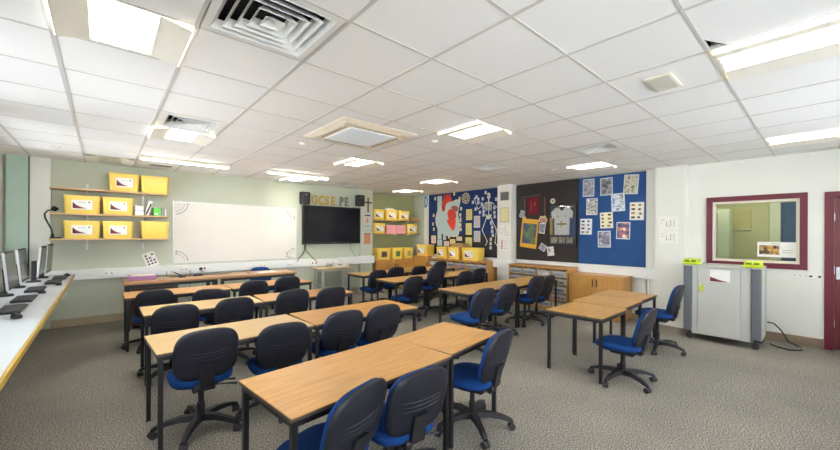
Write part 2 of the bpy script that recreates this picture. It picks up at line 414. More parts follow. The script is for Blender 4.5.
# cassette air conditioner
t = thing('ceiling_cassette', 'cream four-way air conditioning cassette set in the ceiling', 'air conditioner', (2.19, 3.52, CE-.008))
p = MB(); h = .465; q = .30
p.loft([[(-h, -h, 0), (h, -h, 0), (h, h, 0), (-h, h, 0)], [(-h, -h, -.006), (h, -h, -.006), (h, h, -.006), (-h, h, -.006)], [(-h+.07, -h+.07, -.03), (h-.07, -h+.07, -.03), (h-.07, h-.07, -.03), (-h+.07, h-.07, -.03)]])
p.done('surround', mat('aged_cream_plastic', sg(236, 226, 206), .4), t)
p = MB(); p.box(-.29, -.29, -.038, .29, .29, -.03)
for j in range(24): y = -.27+.54*j/23; p.box(-.275, y-.004, -.041, .275, y+.004, -.038)
p.done('intake_grille', mat('cassette_grille', sg(230, 234, 236), .5), t)
for a in range(4):
    M = Matrix.Rotation(a*math.pi/2, 4, 'Z')
    f_ = MB().box(-.27, -.39, -.034, .27, -.345, -.0295, M=M).done('air_flap', mat('cassette_flap', sg(236, 226, 204), .4), t)
    MB().box(-.275, -.343, -.0325, .275, -.333, -.0302, M=M).done('slot', M_ink, f_)
# emergency light and detectors
t = thing('ceiling_emergency_light', 'small square emergency light panel near the broken ceiling tile', 'emergency light', (GX+.6*5.53, GY+.6*.53, CE))
MB().box(-.155, -.085, -.012, .155, .085, 0, bev=.004).done('housing', M_cream, t)
MB().box(-.135, -.065, -.016, .135, .065, -.0122).done('lens', mat('prism_lens', sg(206, 204, 190), .2, var=.1, scale=60), t)
for i, k, lab in ((3.5, 6.47, 'white smoke detector between the cassette and the screen'), (5.41, 4.45, 'white smoke detector beyond the cassette, near a bright light'), (10.14, 4.44, 'white smoke detector over the black poster board'), (-.42, 10.37, 'flat round ceiling sensor at the window wall')):
    t = thing('smoke_detector', lab, 'smoke detector', (GX+.6*i, GY+.6*k, CE), group='round ceiling detectors')
    MB().cyl((0, 0, 0), (0, 0, -.008), .045, .045, 24).done('base_ring', M_cream, t, smooth=True)
    MB().cyl((0, 0, -.008), (0, 0, -.02), .036, .026, 24).done('sensor_cap', M_trunk, t, smooth=True)

# ------------------------------------------------------------------ tables
HT = .675
LEGS = []
def table(x0, y0, w, d, label, m, h=HT, rz=0, group='black framed classroom tables'):
    t = thing('classroom_table', label, 'table', (x0, y0, 0), R(rz), group)
    MB().box(0, 0, h-.007, w, d, h, 0, bev=.002).done('tabletop', m, t)
    MB().box(.0, .0, h-.024, w, d, h-.0072, bev=.002).done('edge_band', M_edge, t)
    f = MB(); z0, z1 = h-.055, h-.0245; i = .012; s = .028
    f.box(i, i, z0, w-i, i+s, z1); f.box(i, d-i-s, z0, w-i, d-i, z1); f.box(i, i+s, z0, i+s, d-i-s, z1); f.box(w-i-s, i+s, z0, w-i, d-i-s, z1)
    f.done('frame', M_black, t)
    for x in (i, w-i-s):
        for y in (i, d-i-s):
            ca, sa = math.cos(R(rz)), math.sin(R(rz)); LEGS.append((x0+(x+s/2)*ca-(y+s/2)*sa, y0+(x+s/2)*sa+(y+s/2)*ca))
            l = MB().box(x, y, .012, x+s, y+s, z0).done('leg', M_black, t)
            MB().box(x-.001, y-.001, 0, x+s+.001, y+s+.001, .0125).done('foot_cap', M_plast, l)
    return t
table(.628, 1.57, 1.155, .60, 'long oak table at the front with blue chairs tucked under it', M_oak, rz=5.5)
table(1.812, 1.71, .69, .57, 'small square oak table joined to the aisle end of the long oak table', M_oak, HT-.004, 9)
table(.272, 2.99, 1.15, .60, 'pale beech table at the window end of the second row', M_pale, rz=2.5)
table(1.436, 3.035, 1.22, .61, 'amber beech table at the aisle end of the second row', M_amber)
table(.30, 4.465, 1.145, .56, 'pale beech table at the window end of the third row', M_pale)
table(1.462, 4.475, 1.18, .56, 'beech table at the aisle end of the third row, before a blue chair pair', M_amber, rz=-4)
table(.205, 5.79, 1.21, .60, 'amber beech table at the window end of the fourth row, below the brown bench', M_amber)
table(1.44, 5.79, 1.25, .60, 'amber beech table at the aisle end of the fourth row, below the brown bench', M_amber, rz=1.5)
table(3.80, 5.97, 1.09, .62, 'honey beech table of the far row, ending by the white-legged stand', M_honey)
table(4.90, 5.97, 1.52, .62, 'honey beech table of the far row, ending by the yellow tub cabinet', M_honey)
table(3.72, 4.82, 1.20, .60, 'honey beech table of the middle row, at the aisle', M_honey)
table(4.925, 4.82, 1.32, .60, 'honey beech table of the middle row, by the low tray cabinet', M_honey)
table(3.77, 3.25, 1.22, .60, 'honey beech table at the aisle, of the pair facing the black board', M_honey)
table(4.995, 3.25, 1.26, .60, 'honey beech table by the tray drawers, of the pair facing the black board', M_honey)
table(3.735, 1.47, .71, .605, 'square oak table at the open end of the three pushed together', M_honey, .660, 1)
table(4.455, 1.52, .68, .61, 'square oak table in the middle of the three pushed together', M_honey, .664, 1)
table(5.145, 1.545, .62, .62, 'square oak table closest to the pier, last of the three pushed together', M_honey, .668)

# ------------------------------------------------------------------ office chairs
def chair_proto(label):
    t = thing('office_chair', label, 'chair', group='blue swivel chairs of the classroom')
    # seat pad
    b = MB(); rings = []
    for dz, s in ((.352, .90), (.358, .97), (.375, 1.0), (.395, .99), (.408, .93), (.414, .80), (.416, .4), (.4155, .05)):
        rings.append([(x, y, dz-(.022*max(0, (y-.08)/.2)**2 if dz > .36 else 0.008*max(0, (y-.08)/.2)**2)) for x, y in sup(.42*s, .43*s, 3.2, 36, 0, .025)])
    b.loft(rings); b.done('seat', M_blue, t, smooth=True)
    MB().loft([[(x, y, z) for x, y in sup(.40*s, .37*s, 3, 28, 0, .02)] for z, s in ((.330, .7), (.338, .95), (.352, 1))]).done('seat_pan', M_plast, t, smooth=True)
    # backrest : blue pad in front, black shell behind with three moulded ribs
    zc, W, H = .587, .41, .375
    def back(u, v, off):   # u across, v up (about zc); curvature and recline
        return (u, -.205 - .26*v + .19*u*u + off*(.72 if off > 0 else 1) - .5*max(0, -v-.06)**2, zc+v)
    def outline(s): return sup(W*s, H*s, 3.4, 44)
    b = MB(); b.loft([[back(u*(1+.25*min(0, .1-v)), v, o) for u, v in outline(s)] for s, o in ((.985, .0), (1.0, .012), (.99, .03), (.93, .042), (.7, .05), (.3, .051), (.03, .0505))])
    b.done('backrest_pad', M_blue, t, smooth=True)
    b = MB(); rr = [[back(u*(1+.25*min(0, .1-v)), v, o) for u, v in outline(s)] for s, o in ((.99, .001), (1.015, -.004), (1.01, -.014), (.97, -.024), (.85, -.031), (.5, -.035), (.2, -.036), (.02, -.036))]
    b.loft(rr)
    sh = b.done('backrest_shell', M_shell, t, smooth=True)
    g = MB()
    for j in range(3):
        pts = []
        for q_ in range(17):
            u = -.16+.32*q_/16; v = .012-.027*j+.02*abs(u/.16)**2
            pts.append(back(u, v, -.0365+ .014*(abs(u)/.16)**4))
        g.tube(pts, .006, 6)
    g.done('moulded_rib', M_shell, sh, smooth=True)
    # J-bar from under the seat to the back
    b = MB(); pr = [((0, .02), .33), ((0, -.1), .325), ((0, -.16), .33), ((0, -.195), .36), ((0, -.208), .42), ((0, -.232), .52)]
    rg = []
    for (x, y), z in pr:
        w_, th = (.038 if z < .36 else .048), .012
        d = (0, 1, 0) if z < .345 else ((0, .7, -.7) if z < .4 else (0, 0, 1))
        rg.append([(-w_, y-(th if z > .345 else 0), z-(th if z <= .4 else 0)), (w_, y-(th if z > .345 else 0), z-(th if z <= .4 else 0)), (w_, y+(th if z > .345 else 0), z+(th if z <= .4 else 0)), (-w_, y+(th if z > .345 else 0), z+(th if z <= .4 else 0))])
    b.loft(rg); b.done('back_bar', M_plast, t, smooth=True)
    MB().cyl((-.043, -.18, .345), (-.078, -.18, .345), .03, .027, 16).done('tilt_knob', M_plast, t, smooth=True)
    MB().tube([(.05, -.02, .318), (.15, -.03, .31), (.23, -.04, .30)], [.006, .006, .011]).done('lever', M_plast, t, smooth=True)
    MB().tube([(.05, -.10, .318), (.15, -.12, .308), (.22, -.13, .296)], [.006, .006, .011]).done('lever', M_plast, t, smooth=True)
    MB().box(-.075, -.12, .285, .075, .10, .332, bev=.01).done('mechanism', M_plast, t)
    MB().cyl((0, 0, .09), (0, 0, .19), .027, .027, 20).cyl((0, 0, .19), (0, 0, .305), .02, .02, 20).done('gas_column', M_black, t, smooth=True)
    bs = MB(); bs.cyl((0, 0, .07), (0, 0, .125), .045, .035, 20)
    base_pts = []
    for j in range(5):
        a = 2*math.pi*j/5+R(90); M = Matrix.Rotation(a, 4, 'Z'); rg = []
        for x, z, w_, th in ((.02, .095, .032, .025), (.13, .104, .027, .021), (.22, .093, .023, .017), (.295, .072, .019, .013), (.312, .062, .015, .009)):
            rg.append([M @ Vector(p) for p in ((x, -w_, z-th*.8), (x, w_, z-th*.8), (x, w_*.75, z+th), (x, -w_*.75, z+th))])
        bs.loft(rg)
    b5 = bs.done('star_base', M_plast, t, smooth=True)
    for j in range(5):
        a = 2*math.pi*j/5+R(90); c = Vector((.30*math.cos(a), .30*math.sin(a), .027)); tw = a+R([40, -60, 100, 15, 160][j]); ax = Vector((math.cos(tw), math.sin(tw), 0))
        k = MB()
        k.cyl(c-ax*.024, c-ax*.006, .026, .026, 18); k.cyl(c+ax*.006, c+ax*.024, .026, .026, 18); k.cyl(c-ax*.008, c+ax*.008, .019, .019, 12)
        k.cyl(c+Vector((0, 0, .01)), c+Vector((0, 0, .047)), .007, .007, 8)
        k.done('caster', M_caster, b5, smooth=True)
    return t
# x, y of the backrest top, turn, height change, base turn, label
CH = [
 (.945, 1.45, 18, .0, 20, 'blue swivel chair turned askew at the long oak front table, closest to its window-side end'),
 (1.335, 1.465, -3, -.03, 50, 'blue swivel chair at the long oak front table, beside the square table leg'),
 (2.22, 1.565, 12, .01, 10, 'blue swivel chair alone at the small square oak table, its seat fully visible'),
 (.565, 2.90, 0, .037, 6, 'blue swivel chair with clear star base at the window end of the second row'),
 (1.10, 2.87, -4, .0, 30, 'blue swivel chair at the seam side of the pale second-row table'),
 (1.70, 2.945, 0, .005, 15, 'blue swivel chair at the seam end of the amber second-row table'),
 (2.145, 2.93, 0, .005, 40, 'blue swivel chair at the aisle end of the amber second-row table'),
 (.555, 4.31, 0, .0, 25, 'blue swivel chair at the window end of the third row'),
 (1.115, 4.36, 0, .0, 60, 'blue swivel chair beside the seam of the third row, window side'),
 (1.765, 4.32, 0, .035, 12, 'blue swivel chair in the middle of the aisle-side third-row table'),
 (2.27, 4.29, 0, .018, 33, 'blue swivel chair at the aisle end of the third row'),
 (.495, 5.61, 0, .0, 5, 'blue swivel chair at the window end of the fourth row, below the purple tray'),
 (1.03, 5.25, -20, .0, 44, 'blue swivel chair of the fourth row half hidden behind the third-row table'),
 (1.71, 5.67, 0, .01, 20, 'blue swivel chair in the fourth row, just past its seam'),
 (2.22, 5.67, 0, .035, 55, 'blue swivel chair at the aisle end of the fourth row'),
 (4.10, 5.85, 0, .0, 22, 'blue swivel chair at the aisle end of the far table row by the white-legged stand'),
 (4.56, 5.86, 0, .035, 35, 'blue swivel chair with broad back in the far table row, second from the stand'),
 (5.18, 5.84, 0, .022, 11, 'blue swivel chair in the far table row, in front of the framed yellow tubs'),
 (5.80, 5.82, 0, .09, 52, 'high-set blue swivel chair at the far table row, behind a taller chair'),
 (3.99, 4.62, 0, .0, 17, 'blue swivel chair at the end of the middle-row table near the aisle'),
 (4.60, 4.69, 0, .135, 36, 'tallest raised blue swivel chair standing at the middle-row tables'),
 (5.22, 4.54, 0, .015, 8, 'blue swivel chair before the tray cabinet with yellow tubs, first of two close chairs'),
 (5.74, 4.63, 0, .03, 61, 'blue swivel chair before the tray cabinet with yellow tubs, second of two close chairs'),
 (3.47, 2.70, 0, .07, 28, 'blue swivel chair at the aisle end of the honey tables, seat sticking out'),
 (4.40, 3.0, 0, .012, 2, 'blue swivel chair second along the honey tables from the aisle'),
 (5.33, 3.09, 0, .045, 42, 'blue swivel chair third along the honey tables, facing the tray cabinet'),
 (5.82, 3.16, 0, .015, 19, 'blue swivel chair last along the honey tables, close to the tray cabinet'),
 (4.00, 1.11, 0, .0, 8, 'blue swivel chair with visible seat at the three pushed-together tables'),
 (5.44, 1.19, 0, .095, 27, 'raised blue swivel chair between the pushed-together tables and the grey trolley'),
 (2.43, 7.76, 180, .02, 14, 'blue swivel chair behind the brown teacher bench, front turned to the class'),
]
proto = chair_proto(CH[0][5])
def arms(cx, cy, ang):
    return [(cx+r*math.cos(ang+R(90+72*j)), cy+r*math.sin(ang+R(90+72*j))) for j in range(5) for r in (.13, .22, .31)]
placed = list(LEGS)
for n_, (x, y, rz, dz, br, lab) in enumerate(CH):
    o = proto if n_ == 0 else dup(proto, label=lab)
    a = R(rz); off = .265
    cx, cy = x - math.sin(a)*off, y + math.cos(a)*off
    o.location = (cx, cy, 0); o.rotation_euler = (0, 0, a)
    near = [p for p in placed if abs(p[0]-cx) < .6 and abs(p[1]-cy) < .6]
    best = None
    for k in range(12):                       # turn the star base clear of table legs and other bases
        ang = a+R(br+6*k); P = arms(cx, cy, ang)
        dmin = min([math.hypot(p[0]-q[0], p[1]-q[1]) for p in P for q in near] or [9])
        if best is None or dmin > best[0]+.001: best = (dmin, br+6*k, P)
        if dmin > .075: break
    br = best[1]; placed += best[2]
    for c in o.children:
        k = c.name.split('.')[0]
        if k == 'star_base': c.rotation_euler = (0, 0, R(br))
        elif k == 'gas_column': c.scale = (1, 1, 1+max(dz, 0)/.21); c.location = (0, 0, -.09*max(dz, 0)/.21)
        else: c.location = (0, 0, dz)

# ------------------------------------------------------------------ benches
# teacher benches along the front
def bench(x0, x1, label, pedestal):
    t = thing('teacher_bench', label, 'bench', (x0, 6.92, 0), 0, 'brown teacher benches'); w = x1-x0; h = .745; d = .60
    MB().box(0, 0, h-.045, w, d, h, 0, bev=.012).done('worktop', M_brown, t)
    f = MB(); f.box(.03, .03, h-.09, w-.03, .06, h-.046); f.box(.03, d-.06, h-.09, w-.03, d-.03, h-.046); f.done('frame', M_black, t)
    for x in (.03, w-.09):
        for y in (.03, d-.08): MB().box(x, y, 0, x+.05, y+.05, h-.0905).done('leg', M_black, t)
    if pedestal:
        p = MB().box(.10, .12, .06, .70, d-.12, h-.0905).done('pedestal', M_dkwood, t)
        MB().box(.11, .106, .08, .69, .119, h-.11).done('pedestal_door', M_dkwood, p)
bench(.225, 1.50, 'brown teacher bench under the purple paper tray, dark pedestal beneath', True)
bench(1.505, 2.87, 'brown teacher bench with a blue chair behind it, open below', False)
# small stand under the screen
t = thing('side_table', 'small light wood stand with white legs under the large screen', 'table', (3.56, 7.28, 0))
MB().box(0, 0, .70, .86, .50, .722, bev=.003).done('tabletop', M_shelf, t)
for x in (.06, .74):
    for y in (.05, .41): MB().box(x, y, 0, x+.045, y+.045, .6995).done('leg', M_alu, t)
MB().box(.105, .425, .25, .74, .44, .6).done('back_panel', mat('grey_green_panel', sg(150, 158, 140), .5), t)
MB().box(.06, .0955, .32, .105, .4095, .34).done('side_rail', M_alu, t); MB().box(.74, .0955, .32, .785, .4095, .34).done('side_rail', M_alu, t)
t = thing('plastic_box', 'clear white plastic box standing on the small light wood stand', 'box', (4.02, 7.42, .723))
b = MB(); ring_ = lambda s, z: [(x, y, z) for x, y in sup(.34*s, .24*s, 6, 24, .17, .12)]
b.loft([ring_(.9, 0), ring_(1, .09), ring_(1.05, .095), ring_(1.05, .105), ring_(.4, .107)]); b.done('tub', mat('frosted_white', sg(222, 224, 222), .3), t, smooth=True)
MB().box(.03, -.002, .03, .14, .003, .075).done('content_card', mat('grey_print', sg(160, 158, 150), .5, var=.3, scale=40), t)
tag(MB().tube([(3.84, 7.45, .728), (3.80, 7.5, .76), (3.84, 7.55, .80), (3.90, 7.53, .79), (3.92, 7.48, .75), (3.88, 7.43, .73)], .008).done('coiled_lead', M_grey, smooth=True), 'grey coiled lead beside the clear box on the small stand', 'cable')

# ------------------------------------------------------------------ yellow storage tubs
def tub(name, label, loc, w, d, h, rz=0, card=True, cat='storage tub', group='yellow storage tubs', cw=.55, closed=False):
    """front faces -Y before rotation; origin at the middle of the front edge on the base"""
    t = thing(name, label, cat, loc, rz, group)
    b = MB(); tp = .92
    def rr(s, z, ins=0): return [(x, y+d/2, z) for x, y in sup(w*s-ins*2, d*s-ins*2, 9, 40)]
    b.loft([rr(tp-.03, 0), rr(tp, .008), rr(.975, h*.86), rr(.975, h*.9), rr(1.0, h*.905), rr(1.0, h*.985), rr(.985, h), rr(.97, h, .004), rr(.955, h*.93, .006), rr(tp-.04, .02, .006)], cap=True)
    o = b.done('tub_body', M_yellow, t, smooth=True)
    for sx in (-1, 1): MB().box(min(sx*w*.5+sx*.004, sx*w*.5-sx*.012), d*.35, h*.80, max(sx*w*.5+sx*.004, sx*w*.5-sx*.012), d*.65, h*.90).done('grip', M_yellow, t)
    if card:
        W, H = w*cw, h*.52; z0 = h*.22
        Mx = Matrix.Translation((0, d/2-d*tp/2 - d*.02, 0)) @ Matrix.Rotation(math.atan2(d*.028, h*.86), 4, 'X')
        c = MB().box(-W/2, -.006, z0, W/2, .012, z0+H, M=Mx).done('label_card', M_card, t)
        g = MB()
        def pt(u, v): return Mx @ Vector((-W/2+u*W, -.0075, z0+v*H))
        def pq(poly, mi): g.faces([pt(*p) for p in poly], [tuple(range(len(poly)))], mi)
        pq([(.05, .12), (.72, .12), (.40, .30), (.22, .48), (.05, .78)], 0)
        pq([(.05, .28), (.2, .24), (.12, .40), (.05, .5)], 1)
        pq([(.80, .72), (.88, .72), (.88, .86), (.80, .86)], 1)
        pq([(.30, .74), (.68, .74), (.68, .78), (.30, .78)], 2)
        g.done('label_print', [M_red, M_ink, mat('grey_line', sg(170, 168, 164), .6)], c)
    return t

# wall shelves beside the whiteboard
SF = 7.66    # shelf front
for n_, (z, nm) in enumerate(((2.18, 'top'), (1.79, 'middle'), (1.40, 'bottom'))):
    tag(MB().box(-.61, SF, z-.026, .86, YW-.0135, z, bev=.003).done('wall_shelf', M_shelf), {0: 'light wood wall shelf, topmost of three beside the whiteboard', 1: 'light wood wall shelf in the middle, holding the green box', 2: 'light wood wall shelf, lowest of three beside the whiteboard'}[n_], 'shelf', 'wall shelves beside the whiteboard')
for x, lab in ((-.2, 'white slotted shelf upright under the first tubs from the window'), (.52, 'white slotted shelf upright under the cardless yellow tub')):
    t = thing('shelf_upright', lab, 'shelf bracket', (x, YW, 0), 0, 'slotted shelf uprights')
    u = MB().box(-.014, -.011, 1.22, .014, 0, 2.28).done('rail', M_trunk, t)
    sl = MB()
    for j in range(26): sl.box(-.004, -.0118, 1.25+.039*j, .004, -.011, 1.262+.039*j)
    sl.done('slot', M_grey, u)
    for z in (1.40, 1.79, 2.18): MB().prism([(-.012, z-.03), (-.24, z-.03), (-.24, z-.036), (-.012, z-.085)], -.006, .006, 'X').done('bracket', M_trunk, t)
tubs = [('A', .055, .46, 2.18, .29, True, 'yellow tub with card on the topmost wall shelf'), ('B', .465, .875, 2.18, .29, False, 'yellow tub without card at the end of the topmost wall shelf'),
        ('C', -.47, -.03, 1.79, .28, True, 'yellow carded tub on the middle wall shelf, by the black camera arm'), ('D', -.02, .385, 1.79, .28, True, 'yellow carded tub on the middle wall shelf, touching the white box'),
        ('E', -.47, -.03, 1.40, .28, True, 'yellow carded tub on the lowest wall shelf, beside the camera base'), ('F', -.02, .385, 1.40, .28, True, 'yellow carded tub on the lowest wall shelf, second from the camera base'),
        ('G', .475, .875, 1.40, .29, False, 'yellow tub without card at the end of the lowest wall shelf')]
for k, x0, x1, z, h, c, lab in tubs: tub('storage_tub', lab, ((x0+x1)/2, SF+.012, z), x1-x0-.006, .255, h, card=c)
t = thing('card_box', 'small white carton on the middle wall shelf', 'box', (.395, SF+.02, 1.79)); MB().box(0, 0, 0, .115, .15, .155, bev=.002).done('carton', M_card, t); MB().box(0, -.0015, .06, .115, -.0005, .09).done('carton_band', mat('pale_grey_band', sg(205, 208, 205), .6), t)
M = Matrix.Rotation(R(14), 4, 'Y')
t = thing('ring_binder', 'leaning white binder with dark stripe on the middle wall shelf', 'binder', (.523, SF+.03, 1.79))
MB().box(0, 0, .014, .055, .18, .26, M=M).done('binder_cover', M_card, t); MB().faces and None
b = MB(); b.faces([M @ Vector(p) for p in ((.006, -.001, .02), (.03, -.001, .02), (.05, -.001, .22), (.03, -.001, .22))], [(0, 1, 2, 3)]); b.done('spine_stripe', M_ink, t)
t = thing('green_box', 'bright green box on the middle wall shelf', 'box', (.648, SF+.02, 1.79)); MB().box(0, 0, 0, .105, .17, .14, bev=.003).done('carton', mat('bright_green', sg(92, 196, 70), .4), t); MB().box(.012, -.0015, .02, .06, -.0002, .045).done('carton_print', M_card, t)
t = thing('grey_file', 'grey file standing next to the bright green box', 'file', (.76, SF+.02, 1.79)); MB().box(0, 0, 0, .045, .17, .135, bev=.002).done('file_cover', mat('file_grey', sg(150, 146, 150), .5), t); MB().box(.05, 0, 0, .062, .17, .12).done('inner_folder', M_card, t)
# document camera on the lowest shelf
t = thing('document_camera', 'black bendy-arm document camera on the lowest wall shelf', 'camera', (-.608, SF+.05, 1.40))
MB().box(0, -.03, 0, .125, .12, .022, bev=.005).done('base_plate', M_plast, t)
MB().cyl((.03, .03, .022), (.03, .03, .07), .022, .018).done('pivot', M_plast, t, smooth=True)
MB().tube([(.03, .03, .065), (.02, .02, .14), (-.015, .0, .23), (-.045, -.02, .31), (-.05, -.03, .37), (-.02, -.03, .415), (.05, -.02, .445)], .0105, 10).done('gooseneck', M_plast, t, smooth=True)
hd = MB().cyl((.04, -.01, .465), (.07, -.03, .438), .032, .036, 20).done('camera_head', M_plast, t, smooth=True)
MB().cyl((.0705, -.0303, .4375), (.073, -.032, .435), .016, .016, 16).done('lens', M_screen, hd)

# ------------------------------------------------------------------ whiteboard, screen, wall pieces
t = thing('whiteboard', 'large worn whiteboard with silver frame and curved corner marks', 'whiteboard', (.955, YW, .925))
MB().box(.012, -.016, .012, 2.323, 0, 1.138).done('writing_surface', M_boardw, t)
f = MB()
for a in ((0, 0, 2.335, .014), (0, 1.136, 2.335, 1.15), (0, .014, .014, 1.136), (2.321, .014, 2.335, 1.136)): f.box(a[0], -.02, a[1], a[2], 0, a[3])
f.done('frame', M_alu, t)
mk = MB()
def arc(cx, cz, r, a0, a1, th=.009):
    n = 10; P = [(cx+rr*math.cos(R(a0+(a1-a0)*i/n)), -.017, cz+rr*math.sin(R(a0+(a1-a0)*i/n))) for rr in (r, r+th) for i in range(n+1)]
    mk.faces(P, [(i, i+1, n+2+i, n+1+i) for i in range(n)])
for cx, cz, a0 in ((.03, 1.12, 270), (2.3, 1.12, 180), (.03, .03, 0), (2.3, .03, 90)):
    for r in (.15, .2): arc(cx, cz, r, a0+5, a0+85, .005 if r == .15 else .009)
mk.box(.2, -.0175, 1.108, .26, -.0165, 1.118); mk.box(.045, -.0175, .16, .055, -.0165, .24); mk.box(2.27, -.0175, .88, 2.28, -.0165, .96); mk.box(2.12, -.0175, .03, 2.22, -.0165, .04)
mk.box(2.1, -.0175, .04, 2.11, -.0165, .16, M=None)
mk.done('corner_mark', mat('marker_grey', sg(84, 84, 88), .6), t)
t = thing('wall_screen', 'large black flat screen on the green wall', 'television', (3.385, YW, 1.245))
MB().box(.2, -.05, .1, 1.36, 0, .8).done('mount', M_black, t)
MB().box(0, -.10, 0, 1.53, -.051, .90, bev=.006).done('bezel', M_black, t)
MB().box(.035, -.1025, .05, 1.495, -.1005, .87).done('screen', M_screen, t)
MB().box(.7, -.1022, .015, .86, -.1005, .028).done('maker_bar', M_grey, t)
for j, (pts, lab) in enumerate((([(3.47, YW-.02, 1.25), (3.47, YW-.025, 1.12), (3.42, YW-.05, 1.03), (3.33, YW-.068, .95), (3.27, YW-.066, .86)], 'black cable hanging from the screen towards the whiteboard'),
                    ([(3.49, YW-.02, 1.25), (3.49, YW-.025, 1.12), (3.58, YW-.05, 1.0), (3.70, YW-.070, .88), (3.76, YW-.072, .82)], 'black cable running from the screen down to the trunking sockets'),
                    ([(4.66, YW-.02, 1.25), (4.67, YW-.02, 1.1), (4.76, YW-.02, 1.0), (4.80, YW-.03, .895)], 'thin cable below the far end of the screen'))):
    tag(MB().tube(pts, .008 if j < 2 else .004).done('screen_cable', M_plast, smooth=True), lab, 'cable')
for x, lab, k in ((3.31, 'black loudspeaker on the whiteboard side of the letters', 1), (4.76, 'black loudspeaker by the wooden cross', -1)):
    t = thing('wall_speaker', lab, 'speaker', (x, YW, 2.155 if k > 0 else 2.19), 0, 'speakers over the screen')
    MB().box(.08, -.07, .06, .13, 0, .2).done('bracket', M_black, t)
    MB().box(0, -.21, 0, .21, -.07, .28, bev=.02).done('cabinet_body', M_plast, t, smooth=False)
    g = MB().box(.012, -.2135, .02, .198, -.2105, .265, bev=.001).done('grille', mat('speaker_mesh', sg(38, 38, 40), .7, var=.3, scale=300), t)
    MB().cyl((.105, -.2136, .10), (.105, -.217, .10), .06, .05, 24).done('woofer', M_black, g, smooth=True); MB().cyl((.105, -.2136, .215), (.105, -.216, .215), .022, .018, 20).done('tweeter', M_grey, g, smooth=True)
def letter(ch, x, z, size, m, label, face='Y', base=YW, wd=1.0, name='wall_letter', cat='letter', group='cut letters over the screen'):
    cu = bpy.data.curves.new('glyph', 'FONT'); cu.body = ch; cu.size = size; cu.extrude = .008; cu.offset = .013
    tmp = bpy.data.objects.new('glyph_tmp', cu); C.objects.link(tmp)
    dg = bpy.context.evaluated_depsgraph_get(); me = bpy.data.meshes.new_from_object(tmp.evaluated_get(dg)); bpy.data.objects.remove(tmp); bpy.data.curves.remove(cu)
    me.materials.clear(); me.materials.append(m); me.name = name
    o = bpy.data.objects.new(name, me); C.objects.link(o); o.scale = (wd, 1, 1)
    if face == 'Y': o.location = (x, base-.012, z); o.rotation_euler = (R(90), 0, 0)
    else: o.location = (base-.012, x, z); o.rotation_euler = (R(90), 0, R(-90))
    return tag(o, label, cat, group)
M_gold = mat('gold_glitter', sg(196, 164, 84), .35, .3, var=.3, scale=150); M_pew = mat('pewter_glitter', sg(128, 122, 116), .35, .3, var=.35, scale=150)
for ch, x, m, lab in (('G', 3.635, M_gold, 'gold letter G on the wall over the screen'), ('C', 3.81, M_gold, 'gold letter C on the wall over the screen'), ('S', 3.975, M_gold, 'gold letter S on the wall over the screen'), ('E', 4.13, M_gold, 'gold letter E on the wall over the screen'), ('P', 4.36, M_pew, 'pewter letter P on the wall over the screen'), ('E', 4.50, M_pew, 'pewter letter E on the wall over the screen')):
    letter(ch, x, 2.19, .29, m, lab, wd=.72)
PY = YW-.10
tag(MB().box(5.115, PY-.014, 2.05, 5.15, PY, 2.42).box(5.02, PY-.014, 2.28, 5.245, PY, 2.318).done('wall_cross', mat('dark_cross_wood', sg(84, 44, 30), .5)), 'dark wooden cross on the green pier', 'cross')
def sheet(name, label, cat, ax, base, u0, v0, u1, v1, m, rot=0, group=None, prints=(), th=.004, pname='print'):
    """flat paper on a wall; ax 'Y': u is x on a wall facing -Y; ax 'X': u is y on a wall facing -X (given from high y to low y)"""
    cx, cz, w, h = (u0+u1)/2, (v0+v1)/2, abs(u1-u0), abs(v1-v0)
    t = thing(name, label, cat, (cx, base, cz) if ax == 'Y' else (base, cx, cz), 0, group)
    t.rotation_euler = (0, R(rot), 0) if ax == 'Y' else (0, R(rot), R(-90))
    MB().box(-w/2, -th, -h/2, w/2, -.0004, h/2).done('sheet', m, t)
    for a, b_, c, d, pm in prints: MB().box(-w/2+a*w, -th-.001, -h/2+b_*h, -w/2+c*w, -th, -h/2+d*h).done(pname, pm, t)
    return t
M_line = mat('grey_line', sg(170, 168, 164), .6); M_dk = mat('dark_print', sg(70, 66, 70), .6, var=.3, scale=60)
sheet('wall_notice', 'grey and white notice with an orange emblem below the cross', 'notice', 'Y', PY, 5.0, 1.64, 5.225, 2.0, mat('pale_grey_paper', sg(202, 206, 206), .5), 0, None, [(.12, .86, .9, .95, M_dk), (.25, .35, .75, .75, mat('peach_print', sg(226, 178, 140), .6)), (.42, .48, .58, .62, mat('rust_print', sg(190, 90, 50), .6)), (.1, .1, .9, .2, M_line)])
sheet('wall_notice', 'orange notice sheet, lower one on the green pier', 'notice', 'Y', PY, 5.0, 1.21, 5.225, 1.51, mat('grey_border_paper', sg(196, 196, 186), .5), 0, None, [(.08, .08, .92, .92, mat('orange_print', sg(214, 138, 100), .6, var=.1, scale=40)), (.1, .9, .9, .97, M_dk)])
o = sheet('wall_paper_sheet', 'white sheet of small pictures stuck crooked above the trunking', 'paper', 'Y', YW, .54, .89, .72, 1.15, M_card, -20, None, [(.15+.27*i, .15+.2*j, .32+.27*i, .27+.2*j, M_dk) for i in range(3) for j in range(4) if (i+j) % 5 != 4])
